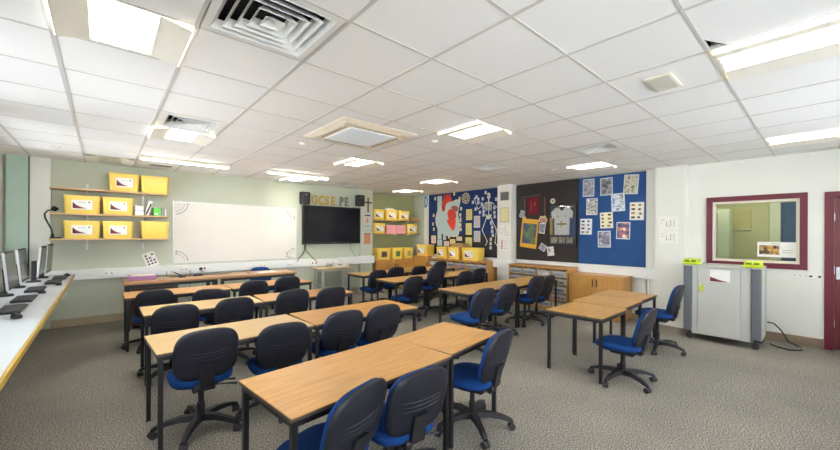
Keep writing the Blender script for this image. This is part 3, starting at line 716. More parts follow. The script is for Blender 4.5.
# sockets on the trunking
M_line0 = mat('socket_line', sg(196, 196, 190), .5)
def socket(label, loc, w, h, ax='Y', group='white wall sockets', holes=0):
    t = thing('wall_socket', label, 'socket', loc, 0 if ax == 'Y' else R(-90), group)
    MB().box(0, -.012, 0, w, 0, h, bev=.003).done('face_plate', M_card, t)
    k = 2 if w < .2 else 3
    for j in range(k):
        cx = w*(j+.5)/k
        MB().box(cx-.014, -.014, h*.3, cx+.014, -.0122, h*.72).done('outlet_hole', M_ink if holes else M_line0, t)
    return t
TY = YW-.0655
socket('double socket on the trunking under the wall shelves', (.0, TY, .775), .14, .085)
socket('double socket on the trunking right under the whiteboard edge', (1.06, TY, .775), .13, .085)
socket('double socket on the trunking by the black plug', (1.36, TY, .775), .13, .085, holes=1)
socket('double socket in the middle of the whiteboard trunking', (2.45, TY, .77), .15, .08)
socket('small socket on the trunking between whiteboard and screen', (3.05, TY, .77), .12, .07)
socket('double socket with black plugs beside the small stand', (3.60, TY, .76), .16, .095, holes=1)
t = thing('wall_plug', 'black plug in the trunking socket over the first bench', 'plug', (1.39, TY-.0145, .815)); MB().cyl((0, 0, 0), (0, -.04, 0), .03, .026, 16).done('plug_body', M_black, t, smooth=True); MB().tube([(0, -.04, 0), (0, -.05, -.03), (.02, -.05, -.06)], .005).done('flex', M_black, t)
socket('blank double plate under the maroon interior window', (XR, .31, .93), .11, .045, 'X')
socket('long white plate with three black outlets beside the exit door', (XR, .17, .92), .16, .06, 'X', holes=1)
# things on the teacher bench
t = thing('paper_tray', 'purple tray full of papers on the brown bench', 'tray', (.27, 7.12, .746))
b = MB(); rr = lambda s, z, i=0: [(x+.2, y+.15, z) for x, y in sup(.38*s-i, .28*s-i, 8, 32)]
b.loft([rr(.86, 0), rr(1, .055), rr(1.06, .06), rr(1.06, .066), rr(.98, .066), rr(.84, .008)]); b.done('tray_body', mat('purple_plastic', sg(196, 150, 206), .35), t, smooth=True)
b = MB(); [b.box(.05+.004*j, .05+.003*j, .012+.012*j, .36+.002*j, .25, .022+.012*j) for j in range(5)]; b.done('paper_pile', mat('paper_cream', sg(236, 226, 206), .7, var=.05), t)
t = thing('desk_webcam', 'small black folding webcam on the first brown bench', 'camera', (1.0, 7.2, .746)); MB().box(-.05, -.04, 0, .05, .04, .012, bev=.003).done('base_plate', M_plast, t); MB().tube([(.0, 0, .012), (-.06, .01, .06), (-.13, .02, .10)], .008).done('arm', M_plast, t, smooth=True); MB().box(-.16, .005, .09, -.12, .035, .112, bev=.004).done('camera_head', M_alu, t)
t = thing('mains_adaptor', 'flat black adaptor lying on the first brown bench', 'adaptor', (1.17, 7.25, .746)); MB().box(0, 0, 0, .14, .07, .025, bev=.005).done('adaptor_body', M_plast, t); MB().tube([(.14, .035, .012), (.26, .08, .008), (.4, .02, .008), (.62, .1, .008)], .005).done('flex', M_plast, t)
tag(MB().tube([(.83, 7.3, .752), (.93, 7.34, .752), (1.08, 7.36, .752), (1.16, 7.33, .752)], .006).done('usb_cable', M_plast, smooth=True), 'thin black cable lying beside the folding webcam', 'cable')
tag(MB().box(2.2, 7.02, .746, 2.5, 7.24, .751).box(2.21, 7.03, .7511, 2.51, 7.25, .755).done('paper_sheet', M_card), 'loose white papers lying on the second brown bench', 'paper')
tag(MB().box(2.02, 7.1, .746, 2.06, 7.22, .752, bev=.002).done('marker_pen', M_ink), 'dark pen lying on the second brown bench', 'pen')
for x, lab in ((.86, 'grey cable dropping from the trunking behind the first bench'), (1.22, 'grey cable loop under the first bench by the seam')):
    tag(MB().tube([(x, YW-.07, .80), (x+.01, YW-.06, .55), (x-.05, YW-.06, .3), (x+.06, YW-.07, .12), (x+.12, YW-.09, .012)], .006).done('floor_cable', M_grey, smooth=True), lab, 'cable')

# ------------------------------------------------------------------ window bench with computers
BZ = .835
t = thing('window_bench', 'long white worktop with yellow wood edge along the window wall', 'worktop', (0, 0, 0))
MB().box(XL+.005, 1.9, BZ-.03, -.352, 7.83, BZ).done('worktop', mat('white_laminate', sg(206, 210, 216), .3, var=.01), t)
MB().box(-.3515, 1.9, BZ-.036, -.335, 7.83, BZ+.0005, bev=.003).done('edge_strip', mat('yellow_wood_edge', sg(196, 160, 66), .4), t)
for y in (2.0, 3.9, 5.8, 7.4): MB().box(-1.0, y, 0, -.75, y+.03, BZ-.0305).done('support_panel', M_trunk, t)
def monitor(label, x, y, w, h, tilt, rz):
    t = thing('computer_monitor', label, 'monitor', (x, y, BZ), R(rz), 'flat monitors along the window bench')
    # faces +X before turning; y along the width
    M = Matrix.Translation((0, 0, .08)) @ Matrix.Rotation(R(tilt), 4, 'Y')
    MB().box(-.024, -w/2, 0, -.006, w/2, h, M=M, bev=.004).done('bezel', M_plast, t)
    MB().box(-.0055, -w/2+.014, .028, -.004, w/2-.014, h-.014, M=M).done('screen', M_mon, t)
    MB().box(-.024, -w/2-.006, -.002, -.005, -w/2-.0005, h+.004, M=M).done('side_trim', M_alu, t)
    MB().box(-.024, -w/2, h+.0005, -.005, w/2, h+.006, M=M).done('top_trim', M_plast, t)
    MB().box(-.095, -.04, .02, -.055, .04, .28).done('stand_neck', M_plast, t)
    MB().cyl((-.08, 0, 0), (-.08, 0, .019), .075, .07, 24).done('stand_foot', M_plast, t, smooth=True)
MO = [(-.70, 4.28, .52, .40, -4, 0, 'flat monitor closest to the picture edge on the window bench'), (-.705, 4.93, .56, .40, -4, 0, 'flat monitor on the window bench, second from the whiteboard row start'), (-.69, 5.60, .54, .38, -5, 0, 'flat monitor on the window bench, third from the cropped end'),
      (-.69, 6.35, .56, .38, -5, 0, 'flat monitor with bright silver side in the middle of the bench'), (-.6125, 6.93, .44, .39, 4, -2, 'flat monitor with a slanting silver side, one before the bench end'), (-.588, 7.47, .49, .40, 3, -2, 'last flat monitor at the corner end of the window bench')]
MO[0] = MO[0][:6]+('flat monitor at the cropped near end of the window bench',)
MO[1] = MO[1][:6]+('flat monitor on the window bench, second from the cropped end',)
for x, y, w, h, ti, rz, lab in MO: monitor(lab, x, y, w, h, ti, rz)
def keyboard(label, x, y, rz=0):
    t = thing('computer_keyboard', label, 'keyboard', (x, y, BZ+.001), R(rz), 'keyboards on the window bench')
    MB().box(-.07, -.21, 0, .07, .21, .016, bev=.004).done('case', M_plast, t)
    k = MB()
    for r in range(5):
        for c in range(14): k.box(.055-.026*r-.022, -.2+.0285*c, .016, .055-.026*r, -.2+.0285*c+.024, .023)
    k.done('keys', mat('key_caps', sg(52, 54, 62), .4), t)
    return t
for x, y, lab in ((-.575, 4.55, 'black keyboard by the first big mouse'), (-.575, 5.18, 'black keyboard second along the window bench from its cropped end'), (-.575, 5.95, 'black keyboard third along the window bench'), (-.485, 6.70, 'black keyboard fourth along the window bench'), (-.46, 7.24, 'black keyboard in front of the last two monitors')): keyboard(lab, x, y)
def mouse(label, x, y, rz=0):
    t = thing('computer_mouse', label, 'mouse', (x, y, BZ+.001), R(rz), 'computer mice on the window bench')
    b = MB(); b.loft([[(px, py, z) for px, py in sup(.062*s, .112*s, 2.4, 24)] for z, s in ((0, .92), (.008, 1), (.02, .95), (.03, .75), (.035, .4), (.036, .05))]); b.done('mouse_body', M_plast, t, smooth=True)
    MB().cyl((-.004, .03, .033), (.004, .03, .033), .008, .008, 10).done('scroll_wheel', M_grey, t)
    MB().tube([(0, .055, .01), (.0, .075, .004), (.012, .10, .004), (.02, .13, .004)], .0025, 6).done('flex', M_plast, t)
for x, y, lab in ((-.50, 4.12, 'big black mouse nearest the yellow edge at the cropped bench end'), (-.50, 5.62, 'black mouse beside the second keyboard'), (-.42, 6.36, 'black mouse beside the third keyboard'), (-.41, 7.60, 'black mouse at the corner end of the bench')): mouse(lab, x, y, 15)

# ------------------------------------------------------------------ alcove: shelves, cupboards, tubs
for z, lab in ((1.875, 'dark edged wall shelf in the alcove, upper one with three yellow tubs'), (1.50, 'dark edged wall shelf in the alcove, lower one with pink boxes')):
    t = thing('alcove_shelf', lab, 'shelf', (5.30, 8.03, z), 0, 'shelves in the alcove'); MB().box(0, 0, -.02, 1.79, .295, 0).done('board', M_brown, t)
    for x in (.35, .95, 1.5): MB().prism([(.29, -.022), (.06, -.022), (.06, -.026), (.29, -.06)], x-.006, x+.006, 'X').done('bracket', M_trunk, t)
AL = [('small_tub', 5.42, 5.82, 1.876, .285, 'yellow carded tub on the upper alcove shelf, against the pier'), ('small_tub', 5.85, 6.27, 1.876, .285, 'yellow carded tub in the middle of the upper alcove shelf, papers on top'), ('small_tub', 6.30, 6.71, 1.876, .285, 'yellow carded tub on the upper alcove shelf beside the tan carton'),
      ('small_tub', 5.43, 5.85, 1.501, .285, 'yellow carded tub on the lower alcove shelf beside the pink boxes'), ('small_tub', 6.60, 7.02, 1.501, .285, 'yellow carded tub at the corner end of the lower alcove shelf')]
for nm, x0, x1, z, h, lab in AL: tub('storage_tub', lab, ((x0+x1)/2, 8.035, z), x1-x0-.01, .27, h, group='yellow tubs in the alcove', cw=.6)
for x0, x1, lab in ((5.87, 6.21, 'pink box on the lower alcove shelf beside the carded tub'), (6.23, 6.56, 'pink box on the lower alcove shelf beside the corner tub')):
    t = thing('pink_box', lab, 'box', (x0, 8.05, 1.501), 0, 'pink boxes in the alcove'); MB().box(0, 0, 0, x1-x0, .25, .21, bev=.003).done('carton', mat('pink_card', sg(232, 158, 164), .6, var=.05), t); MB().box(-.004, -.004, .21, x1-x0+.004, .254, .238, bev=.002).done('lid', mat('pink_lid', sg(238, 176, 180), .6), t)
t = thing('tan_carton', 'flat tan carton at the end of the upper alcove shelf', 'box', (6.74, 8.05, 1.876)); MB().box(0, 0, 0, .32, .24, .09, bev=.003).done('carton', mat('tan_card', sg(190, 150, 96), .6), t); MB().box(-.004, -.004, .09, .324, .244, .105).done('lid', mat('tan_lid', sg(204, 166, 110), .6), t)
t = thing('paper_bundle', 'crumpled white papers on the middle tub of the upper alcove shelf', 'paper', (6.06, 8.17, 2.163))
b = MB()
for j in range(5):
    b.box(-.17+.02*j, -.09+.012*j, .002+.011*j, .16-.015*j, .08, .010+.011*j, M=Matrix.Rotation(R(5*j-10), 4, 'Z'))
b.done('sheet', M_card, t)
t = thing('low_cupboard', 'low brown cupboard in the alcove under three yellow framed tubs', 'cupboard', (5.40, 7.86, 0))
MB().box(0, .02, .05, 1.38, .44, .77).box(.02, .05, 0, 1.36, .42, .05).done('carcass', M_cabZ, t); MB().box(-.01, 0, .771, 1.40, .45, .79).done('top', M_cabY, t)
for x in (0.01, .695):
    d = MB().box(x, .002, .06, x+.675, .019, .76).done('door', M_cabZ, t)
    hx = x+.63 if x < .1 else x+.035
    MB().box(hx, -.014, .55, hx+.014, .0015, .66).done('handle', M_ink, d)
def windowed(label, x0, x1, m):
    t = tub('framed_tub', label, ((x0+x1)/2, 7.875, .791), x1-x0-.02, .33, .31, card=False, cat='storage tub', group='yellow framed tubs on the alcove cupboard')
    w = x1-x0; MB().box(-w*.26, .002, .05, w*.26, .0165, .25).done('card_frame', M_yellow, t); MB().box(-w*.18, -.001, .075, w*.18, .0015, .225).done('picture_card', m, t)
windowed('yellow framed tub with a dark red picture, on the alcove cupboard', 5.44, 5.92, picture('pic_red', [sg(90, 40, 50), sg(120, 90, 90), sg(60, 50, 70)], 30, 1))
windowed('yellow framed tub with a green picture, on the alcove cupboard', 5.95, 6.35, picture('pic_green', [sg(40, 90, 50), sg(110, 150, 90), sg(40, 60, 60)], 30, 2))
windowed('yellow framed tub with a dark grid picture, on the alcove cupboard', 6.37, 6.72, picture('pic_grid', [sg(60, 70, 60), sg(200, 190, 110), sg(40, 50, 50)], 40, 3))
t = thing('low_cupboard', 'brown cupboard in the alcove corner under a single yellow tub', 'cupboard', (6.66, 7.17, 0))
MB().box(.0, .0, .05, .41, .62, .86).box(.02, .02, 0, .39, .60, .05).done('carcass', M_cabZ, t); MB().box(-.015, -.005, .861, .415, .625, .88).done('top', M_cabY, t)
d = MB().box(-.016, .01, .06, -.0005, .61, .85).done('door', M_cabZ, t); MB().box(-.03, .05, .60, -.0165, .064, .71).done('handle', M_ink, d)
tub('storage_tub', 'yellow carded tub alone on the alcove corner cupboard', (6.68, 7.52, .881), .46, .34, .31, R(-90), group='yellow tubs in the alcove', cw=.55)

# ------------------------------------------------------------------ tray cabinets on the display wall
def tray_unit(label, y0, y1, x0, x1, h, cols, rows):
    t = thing('tray_cabinet', label, 'cabinet', (x0, y0, 0), 0, 'tray cabinets along the display wall')
    w, d = y1-y0, x1-x0
    MB().box(-.012, -.012, h-.028, d, w+.012, h, bev=.003).done('top', M_cabY, t)
    c = MB()
    for j in range(cols+1):
        y = (w-.018)*j/cols; c.box(0, y, .06, d-.02, y+.018, h-.0285)
    for r_ in range(rows+1):
        z = .06+(h-.0885-.018)*r_/rows; 
        for j in range(cols):
            ya = (w-.018)*j/cols+.0185; yb = (w-.018)*(j+1)/cols-.0005; c.box(.002, ya, z, d-.02, yb, z+.012)
    c.box(d-.0195, 0, .06, d-.006, w, h-.0285); c.box(.02, .02, 0, d-.02, w-.02, .0595)
    c.done('carcass', M_cabZ, t)
    for j in range(cols):
        for r_ in range(rows):
            ya = (w-.018)*j/cols+.028; yb = (w-.018)*(j+1)/cols-.010
            za = .06+(h-.0885-.018)*r_/rows+.0135; zb = .06+(h-.0885-.018)*(r_+1)/rows-.012
            hh = zb-za
            b = MB(); b.loft([[(.004, ya+.012, za), (d-.06, ya+.012, za), (d-.06, yb-.012, za), (.004, yb-.012, za)], [(-.004, ya+.003, za+hh*.8), (d-.06, ya+.003, za+hh*.8), (d-.06, yb-.003, za+hh*.8), (-.004, yb-.003, za+hh*.8)]])
            b.box(-.016, ya, za+hh*.8, d-.06, yb, za+hh*.86)
            dr = b.done('drawer', [M_clear], t)
            cc = rnd.choice([sg(120, 126, 140), sg(150, 110, 130), sg(190, 186, 170), sg(96, 110, 128), sg(200, 198, 190), sg(112, 128, 96)])
            MB().box(-.0065, ya+.03, za+hh*.10, -.0035, yb-.03, za+hh*.52).done('tray_contents', mat('tray_contents_%d' % int(cc[0]*1000), cc, .5, var=.4, scale=30), dr)
            MB().box(-.022, (ya+yb)/2-.045, za+hh*.72, -.0165, (ya+yb)/2+.045, za+hh*.92).done('grip', M_clear, dr)
tray_unit('beech tray cabinet with clear drawers under the black board', 3.25, 4.56, 6.62, 7.04, .86, 4, 5)
tray_unit('beech tray cabinet under the heart and skeleton display, yellow tubs on top', 5.15, 7.10, 6.60, 7.04, .855, 6, 5)
t = thing('door_cupboard', 'beech two-door cupboard under the blue poster board', 'cupboard', (6.62, 2.27, 0))
MB().box(.018, 0, .05, .42, .955, .745).box(.03, .02, 0, .4, .93, .0495).done('carcass', M_cabZ, t); MB().box(-.005, -.008, .7455, .42, .962, .77, bev=.003).done('top', M_cabY, t)
for y in (.006, .481):
    d = MB().box(0, y, .06, .0175, y+.468, .738).done('door', M_cabZ, t); hy = y+.43 if y < .1 else y+.025
    MB().box(-.016, hy, .56, -.0005, hy+.014, .69).done('handle', M_ink, d)
for (y1, y0), lab in (((6.87, 6.50), 'yellow carded tub on the heart display cabinet, first from the alcove'), ((6.45, 6.07), 'yellow carded tub on the heart display cabinet, under the brown parcel'), ((5.98, 5.47), 'widest yellow carded tub on the heart display cabinet, below the skeleton')):
    tub('storage_tub', lab, (6.63, (y0+y1)/2, .856), y1-y0, .34, .305, R(-90), group='yellow tubs on the heart display cabinet', cw=.5)
t = thing('parcel', 'flat brown parcel lying across the yellow tubs below the heart', 'parcel', (6.66, 5.92, 1.163))
MB().box(0, 0, 0, .28, .44, .055, bev=.006).box(.03, .05, .056, .27, .38, .10, bev=.005).done('wrapping', mat('parcel_brown', sg(178, 142, 88), .6, var=.1), t)
t = thing('paper_pile', 'small white papers on the cabinet end near the alcove', 'paper', (6.66, 6.88, .856)); MB().box(0, 0, 0, .2, .18, .02).box(.01, .01, .0205, .19, .17, .03).done('sheet', M_card, t)
t = thing('glass_jar', 'clear jar standing at the alcove end of the tray cabinet', 'jar', (6.90, 7.02, .888)) if 0 else thing('glass_jar', 'pale jar at the alcove end of the tray cabinet', 'jar', (6.96, 7.0, .856))
MB().cyl((0, 0, 0), (0, 0, .2), .045, .045, 20).done('jar_body', mat('pale_jar', sg(198, 196, 180), .2), t, smooth=True); MB().cyl((0, 0, .2), (0, 0, .25), .03, .03, 16).done('lid', M_grey, t, smooth=True)

# ------------------------------------------------------------------ display boards
def board(name, label, y1, y0, z0, z1, m, extra=None):
    t = thing(name, label, 'display board', (XD-.005, 0, 0)); 
    MB().box(-.012, y0, z0, 0, y1, z1).done('backing', m, t)
    if extra: extra(t)
    return t
def lower(t): MB().box(-.0135, 5.10, .935, -.0122, 7.63, 1.48).done('lower_paper', M_boardblk, t)
board('display_board', 'navy display board with a black lower band behind the paper heart', 7.635, 5.095, .93, 2.62, M_boardnavy, lower)
board('display_board', 'black display board with the framed football shirt', 4.685, 3.255, .93, 2.62, M_boardblk)
board('display_board', 'bright blue display board with ten laminated posters', 3.25, 2.075, .93, 2.615, M_boardblue)
XB = XD-.019
# paper heart: layered cut-outs
t = thing('paper_heart', 'big cut-out paper heart in pale blue and red on the navy board', 'display model', (XB, 0, 0))
M_pale_b = mat('pale_blue_card', sg(188, 208, 208), .7, var=.03); M_hred = mat('red_card', sg(214, 66, 40), .6, var=.06); M_hcream = mat('cream_card', sg(232, 226, 206), .7)
def cut(name, poly, d, m, par): return MB().prism(poly, -d-.006, -d, 'X').done(name, m, par)
def smoothpoly(P, n=4):
    out = []; k = len(P)
    for i in range(k):
        p0, p1, p2, p3 = (P[(i+j-1) % k] for j in range(4))
        for s in range(n):
            u = s/n; out.append(tuple(.5*((2*p1[c])+(-p0[c]+p2[c])*u+(2*p0[c]-5*p1[c]+4*p2[c]-p3[c])*u*u+(-p0[c]+3*p1[c]-3*p2[c]+p3[c])*u**3) for c in (0, 1)))
    return out
BODY = [(7.26, 2.12), (7.32, 1.90), (7.27, 1.70), (7.10, 1.54), (6.85, 1.46), (6.62, 1.44), (6.48, 1.50), (6.45, 1.75), (6.50, 2.0), (6.47, 2.2), (6.43, 2.36), (6.56, 2.40), (6.72, 2.36), (6.90, 2.36), (7.05, 2.25)]
cut('heart_outline', smoothpoly([(6.86+(y-6.86)*1.05, 1.9+(z-1.9)*1.04) for y, z in BODY]), .001, M_hcream, t)
cut('heart_body', smoothpoly(BODY), .008, M_pale_b, t)
cut('vein', [(7.25, 2.0), (7.26, 2.56), (7.08, 2.56), (7.06, 2.0)], .015, M_pale_b, t)
for y0, y1, z in ((7.26, 7.10, 1.34), (7.04, 6.93, 1.33)): cut('vein', [(y0, 1.66), (y1, 1.62), (y1, z), (y0, z)], .001, M_pale_b, t)
cut('aorta', smoothpoly([(7.05, 2.14), (7.07, 2.33), (6.98, 2.48), (6.84, 2.52), (6.72, 2.50), (6.70, 2.38), (6.82, 2.37), (6.92, 2.30), (6.97, 2.14)]), .022, M_hred, t)
for y in (6.97, 6.87, 6.77): cut('aorta_branch', [(y+.035, 2.48), (y+.03, 2.58), (y-.03, 2.58), (y-.035, 2.48)], .029, M_hred, t)
cut('atrium', smoothpoly([(6.86, 2.05), (6.80, 2.16), (6.66, 2.16), (6.56, 2.08), (6.54, 1.93), (6.66, 1.88), (6.80, 1.90)]), .015, M_hred, t)
cut('ventricle', smoothpoly([(6.87, 1.88), (6.80, 1.74), (6.70, 1.62), (6.62, 1.60), (6.57, 1.72), (6.56, 1.87), (6.68, 1.89)]), .015, mat('orange_red_card', sg(230, 72, 36), .6, var=.05), t)
cut('artery_bundle', smoothpoly([(6.72, 2.22), (6.60, 2.26), (6.47, 2.20), (6.50, 2.10), (6.62, 2.14)]), .022, mat('striped_brown_card', sg(150, 90, 76), .7, var=.4, scale=60), t)
# disc with segments
t = thing('wall_segment_disc', 'round black disc with cream segments on the navy board', 'display model', (XB, 6.21, 2.43))
MB().cyl((0, 0, 0), (-.008, 0, 0), .155, .155, 40).done('disc', M_ink, t, smooth=True)
g = MB()
for j in range(16):
    a0, a1 = 2*math.pi*j/16, 2*math.pi*(j+.55)/16
    for r0, r1 in ((.05, .085), (.105, .145)):
        g.prism([(r0*math.cos(a0), r0*math.sin(a0)), (r1*math.cos(a0), r1*math.sin(a0)), (r1*math.cos(a1), r1*math.sin(a1)), (r0*math.cos(a1), r0*math.sin(a1))], -.0105, -.0085, 'X')
g.done('segment_print', M_hcream, t); MB().cyl((-.0085, 0, 0), (-.013, 0, 0), .03, .03, 20).done('centre_cap', mat('tan_card2', sg(170, 150, 110), .6), t)
# skeleton: bones along measured joints
t = thing('paper_skeleton', 'hanging paper skeleton with raised arm on the navy board', 'display model', (XB-.012, 0, 0))
M_bone = mat('bone_card', sg(226, 226, 206), .7, var=.08, scale=30)
def bone(name, P, r, par=t):
    b = MB(); pts = [(0, *p) for p in P]
    rs = [r*1.5]+[r]*(len(pts)-2)+[r*1.5] if len(pts) > 2 else [r*1.3, r*1.3]
    if len(pts) == 2:
        a, c = Vector(pts[0]), Vector(pts[1]); pts = [a, a.lerp(c, .12), a.lerp(c, .5), a.lerp(c, .88), c]; rs = [r*1.5, r, r*.8, r, r*1.5]
    b.tube(pts, rs, 8)
    for v in b.bm.verts: v.co.x *= .5
    return b.done(name, M_bone, par, smooth=True)
sk = MB(); sk.loft([[(x, y+5.465, z+2.44) for y, z in [(p[0], p[1]+(-.012 if p[1] < 0 else 0)) for p in sup(.10*s, .145*s, 2.2, 24)]] for x, s in ((.008, .9), (-.004, 1), (-.016, .75), (-.018, .1))])
sk = sk.done('skull', M_bone, t, smooth=True)
MB().cyl((-.0165, 5.485, 2.445), (-.0185, 5.485, 2.445), .014, n=12).cyl((-.0165, 5.445, 2.445), (-.0185, 5.445, 2.445), .014, n=12).box(-.0185, 5.445, 2.385, -.016, 5.485, 2.395).done('eye_socket', M_ink, sk)
bone('spine', [(5.465, 2.36), (5.46, 2.2), (5.465, 2.05), (5.46, 1.93)], .012)
rb = MB()
for j in range(6):
    z = 2.26-.034*j; w_ = .075+.022*math.sin(math.pi*(j+1)/7)
    rb.tube([(-.004, 5.465-w_, z-.03), (-.012, 5.465-w_*.8, z), (-.016, 5.465, z+.012), (-.012, 5.465+w_*.8, z), (-.004, 5.465+w_, z-.03)], .0075, 6)
rb.done('rib_cage', M_bone, t, smooth=True)
bone('collar_bone', [(5.56, 2.27), (5.465, 2.285), (5.35, 2.26)], .008)
pv = MB(); pv.prism(smoothpoly([(5.55, 1.99), (5.52, 1.89), (5.465, 1.86), (5.41, 1.89), (5.37, 1.98), (5.42, 1.97), (5.465, 1.93), (5.51, 1.97)]), -.014, 0, 'X'); pv.done('pelvis', M_bone, t)
bone('upper_arm', [(5.56, 2.26), (5.80, 2.13)], .009); bone('forearm', [(5.80, 2.13), (5.91, 2.37)], .008)
hb = MB(); [hb.tube([(0, 5.905, 2.36), (-.003, 5.90+.016*j, 2.42+.006*(2-abs(j)))], .004, 6) for j in (-2, -1, 0, 1, 2)]; hb.done('hand', M_bone, t)
bone('upper_arm', [(5.35, 2.25), (5.20, 2.13)], .009); bone('forearm', [(5.20, 2.13), (5.13, 1.95)], .008)
bone('thigh', [(5.53, 1.90), (5.665, 1.60)], .012); bone('shin', [(5.665, 1.60), (5.51, 1.33)], .010); bone('foot', [(5.50, 1.32), (5.555, 1.22)], .010)
bone('thigh', [(5.39, 1.90), (5.23, 1.60)], .012); bone('shin', [(5.23, 1.60), (5.27, 1.29)], .010); bone('foot', [(5.27, 1.29), (5.20, 1.22)], .010)
# small label cards
cards = []
for a, b_ in ((233, 107), (130, 155), (150, 182), (200, 178), (90, 217), (150, 222), (190, 235), (120, 293), (210, 275), (210, 318), (168, 330), (210, 358), (330, 278), (330, 332), (335, 378), (352, 182), (295, 440)): cards.append((a/11.25+465, b_/11.25+183))
for a, b_ in ((240, 35), (250, 82), (250, 127), (258, 172), (235, 217), (233, 265), (232, 312)): cards.append((a/11.25+470, b_/11.25+220))
F = 358.26; YAW = R(41.459); ROLL = R(.2812); CY = 233.75
def wallpt(px, py, X):     # reading off the survey of the display wall: picture position -> wall position
    u, v = (px-420)/F, (py-CY)/F
    rx, ry = math.cos(YAW), -math.sin(YAW); c, s_ = math.cos(ROLL), math.sin(ROLL)
    a, z = u*c+v*s_, u*s_-v*c
    dx, dy = math.sin(YAW)+a*rx, math.cos(YAW)+a*ry
    return X/dx*dy, 1.5+X/dx*z
pos = [wallpt(px, py, XB) for px, py in cards]
first = None
for y, z in pos:
    o = MB().box(-.003, -.034, -.04, 0, .034, .04).done('wall_label_card', mat('lilac_card', sg(206, 206, 220), .7)) if first is None else first.copy()
    if first is None: first = o; tag(o, 'tiny pale label card pinned around the paper skeleton', 'card', 'label cards around the skeleton')
    else: C.objects.link(o)
    o.location = (XB, y, z)
first = None
for a, b_, ox, oy in ((355, 130, 425, 183), (125, 190, 425, 183), (420, 190, 425, 183), (440, 312, 425, 183), (430, 388, 425, 183), (432, 440, 425, 183), (105, 395, 425, 183)):
    y, z = wallpt(ox+a/12.16, oy+b_/12.16, XB)
    o = MB().box(-.003, -.03, -.045, 0, .03, .045).done('wall_label_card', mat('cream_label', sg(226, 218, 168), .7)) if first is None else first.copy()
    if first is None: first = o; tag(o, 'tiny cream label card pinned around the paper heart', 'card', 'label cards around the heart')
    else: C.objects.link(o)
    o.location = (XB, y, z)
for a, b_ in ((90, 45), (100, 103), (400, 5), (400, 55), (403, 105), (270, 190)):
    y, z = wallpt(425+a/11.25, 220+b_/11.25, XB); o = first.copy(); C.objects.link(o); o.location = (XB, y, z)
M_yp = mat('yellow_paper', sg(232, 216, 122), .7, var=.03); M_pp = mat('lilac_paper', sg(208, 200, 206), .7, var=.03); M_pk = mat('pink_paper', sg(232, 202, 192), .7); M_bl = mat('pale_blue_paper', sg(196, 218, 222), .7)
lines = [(.12, .15+.13*j, .88 if j % 2 else .75, .19+.13*j, M_line) for j in range(6)]
for y1, z0, y0, z1, m, lab in ((6.20, 1.86, 6.0, 2.14, M_yp, 'yellow text sheet below the round disc, topmost of three yellow'), (5.94, 1.66, 5.74, 1.96, M_pp, 'lilac text sheet beside the skeleton, upper of two'), (6.21, 1.48, 6.01, 1.78, M_yp, 'yellow text sheet beside the heart, middle of three yellow'), (5.94, 1.30, 5.73, 1.58, M_pp, 'lilac text sheet beside the skeleton, lower of two'), (6.22, 1.17, 6.0, 1.41, M_yp, 'yellow text sheet behind the tubs, lowest of three yellow'),
                            (7.52, 1.23, 7.33, 1.45, M_pk, 'pink sheet near the white strip of the navy board'), (7.27, 1.17, 7.08, 1.33, M_bl, 'pale blue sheet below the heart'), (7.01, 1.17, 6.81, 1.30, M_pk, 'pink sheet low under the heart, above the first tub'), (6.78, 1.22, 6.58, 1.36, M_yp, 'pale yellow sheet low under the heart'), (6.54, 1.32, 6.34, 1.43, M_pk, 'pink sheet above the brown parcel')):
    sheet('wall_text_sheet', lab, 'paper', 'X', XB, y1, z0, y0, z1, m, 0, 'text sheets on the navy board', lines, .003)
# posters on the pillar
XP = 6.9
sheet('wall_notice', 'dark grey framed notice at the top of the white pillar', 'notice', 'X', XP, 5.01, 2.26, 4.75, 2.49, M_cream, 0, None, [(.06, .08, .94, .9, mat('grey_picture', sg(112, 110, 104), .5, var=.15, scale=20))])
sheet('wall_notice', 'cream certificate in a thin frame on the white pillar', 'notice', 'X', XP, 5.0, 1.78, 4.77, 2.11, mat('brass_frame', sg(176, 158, 110), .4), 0, None, [(.05, .04, .95, .96, mat('certificate_cream', sg(230, 220, 176), .6))])
sheet('wall_notice', 'white sheet with a circle diagram on the pillar', 'notice', 'X', XP, 5.06, 1.42, 4.71, 1.72, M_card, 0, None, [(.56, .15, .59, .9, M_line), (.66, .2, .9, .24, M_line), (.66, .4, .9, .44, M_line)])
g = MB(); g.loft([[(XP-.0055, 4.965+r_*math.cos(a*math.pi/12), 1.57+r_*math.sin(a*math.pi/12)) for a in range(24)] for r_ in (.055, .062)], cap=False); o = g.done('circle_print', M_line)
pn = [ob for ob in bpy.data.objects if ob.get('label') == 'white sheet with a circle diagram on the pillar'][0]
bpy.context.view_layer.update(); o.parent = pn; o.matrix_parent_inverse = pn.matrix_world.inverted()
sheet('wall_notice', 'white sheet with red blocks, lowest notice on the pillar', 'notice', 'X', XP, 4.99, 1.12, 4.77, 1.39, M_card, 0, None, [(.1, .15+.2*j, .32, .28+.2*j, mat('salmon_print', sg(206, 120, 104), .6)) for j in range(4)]+[(.45, .18+.2*j, .85, .22+.2*j, M_line) for j in range(4)])
letter('D', 7.815, 2.28, .46, mat('sign_blue', sg(96, 160, 196), .6), 'pale blue letter D at the top of the white strip by the alcove', 'X', XD-.02, .42)
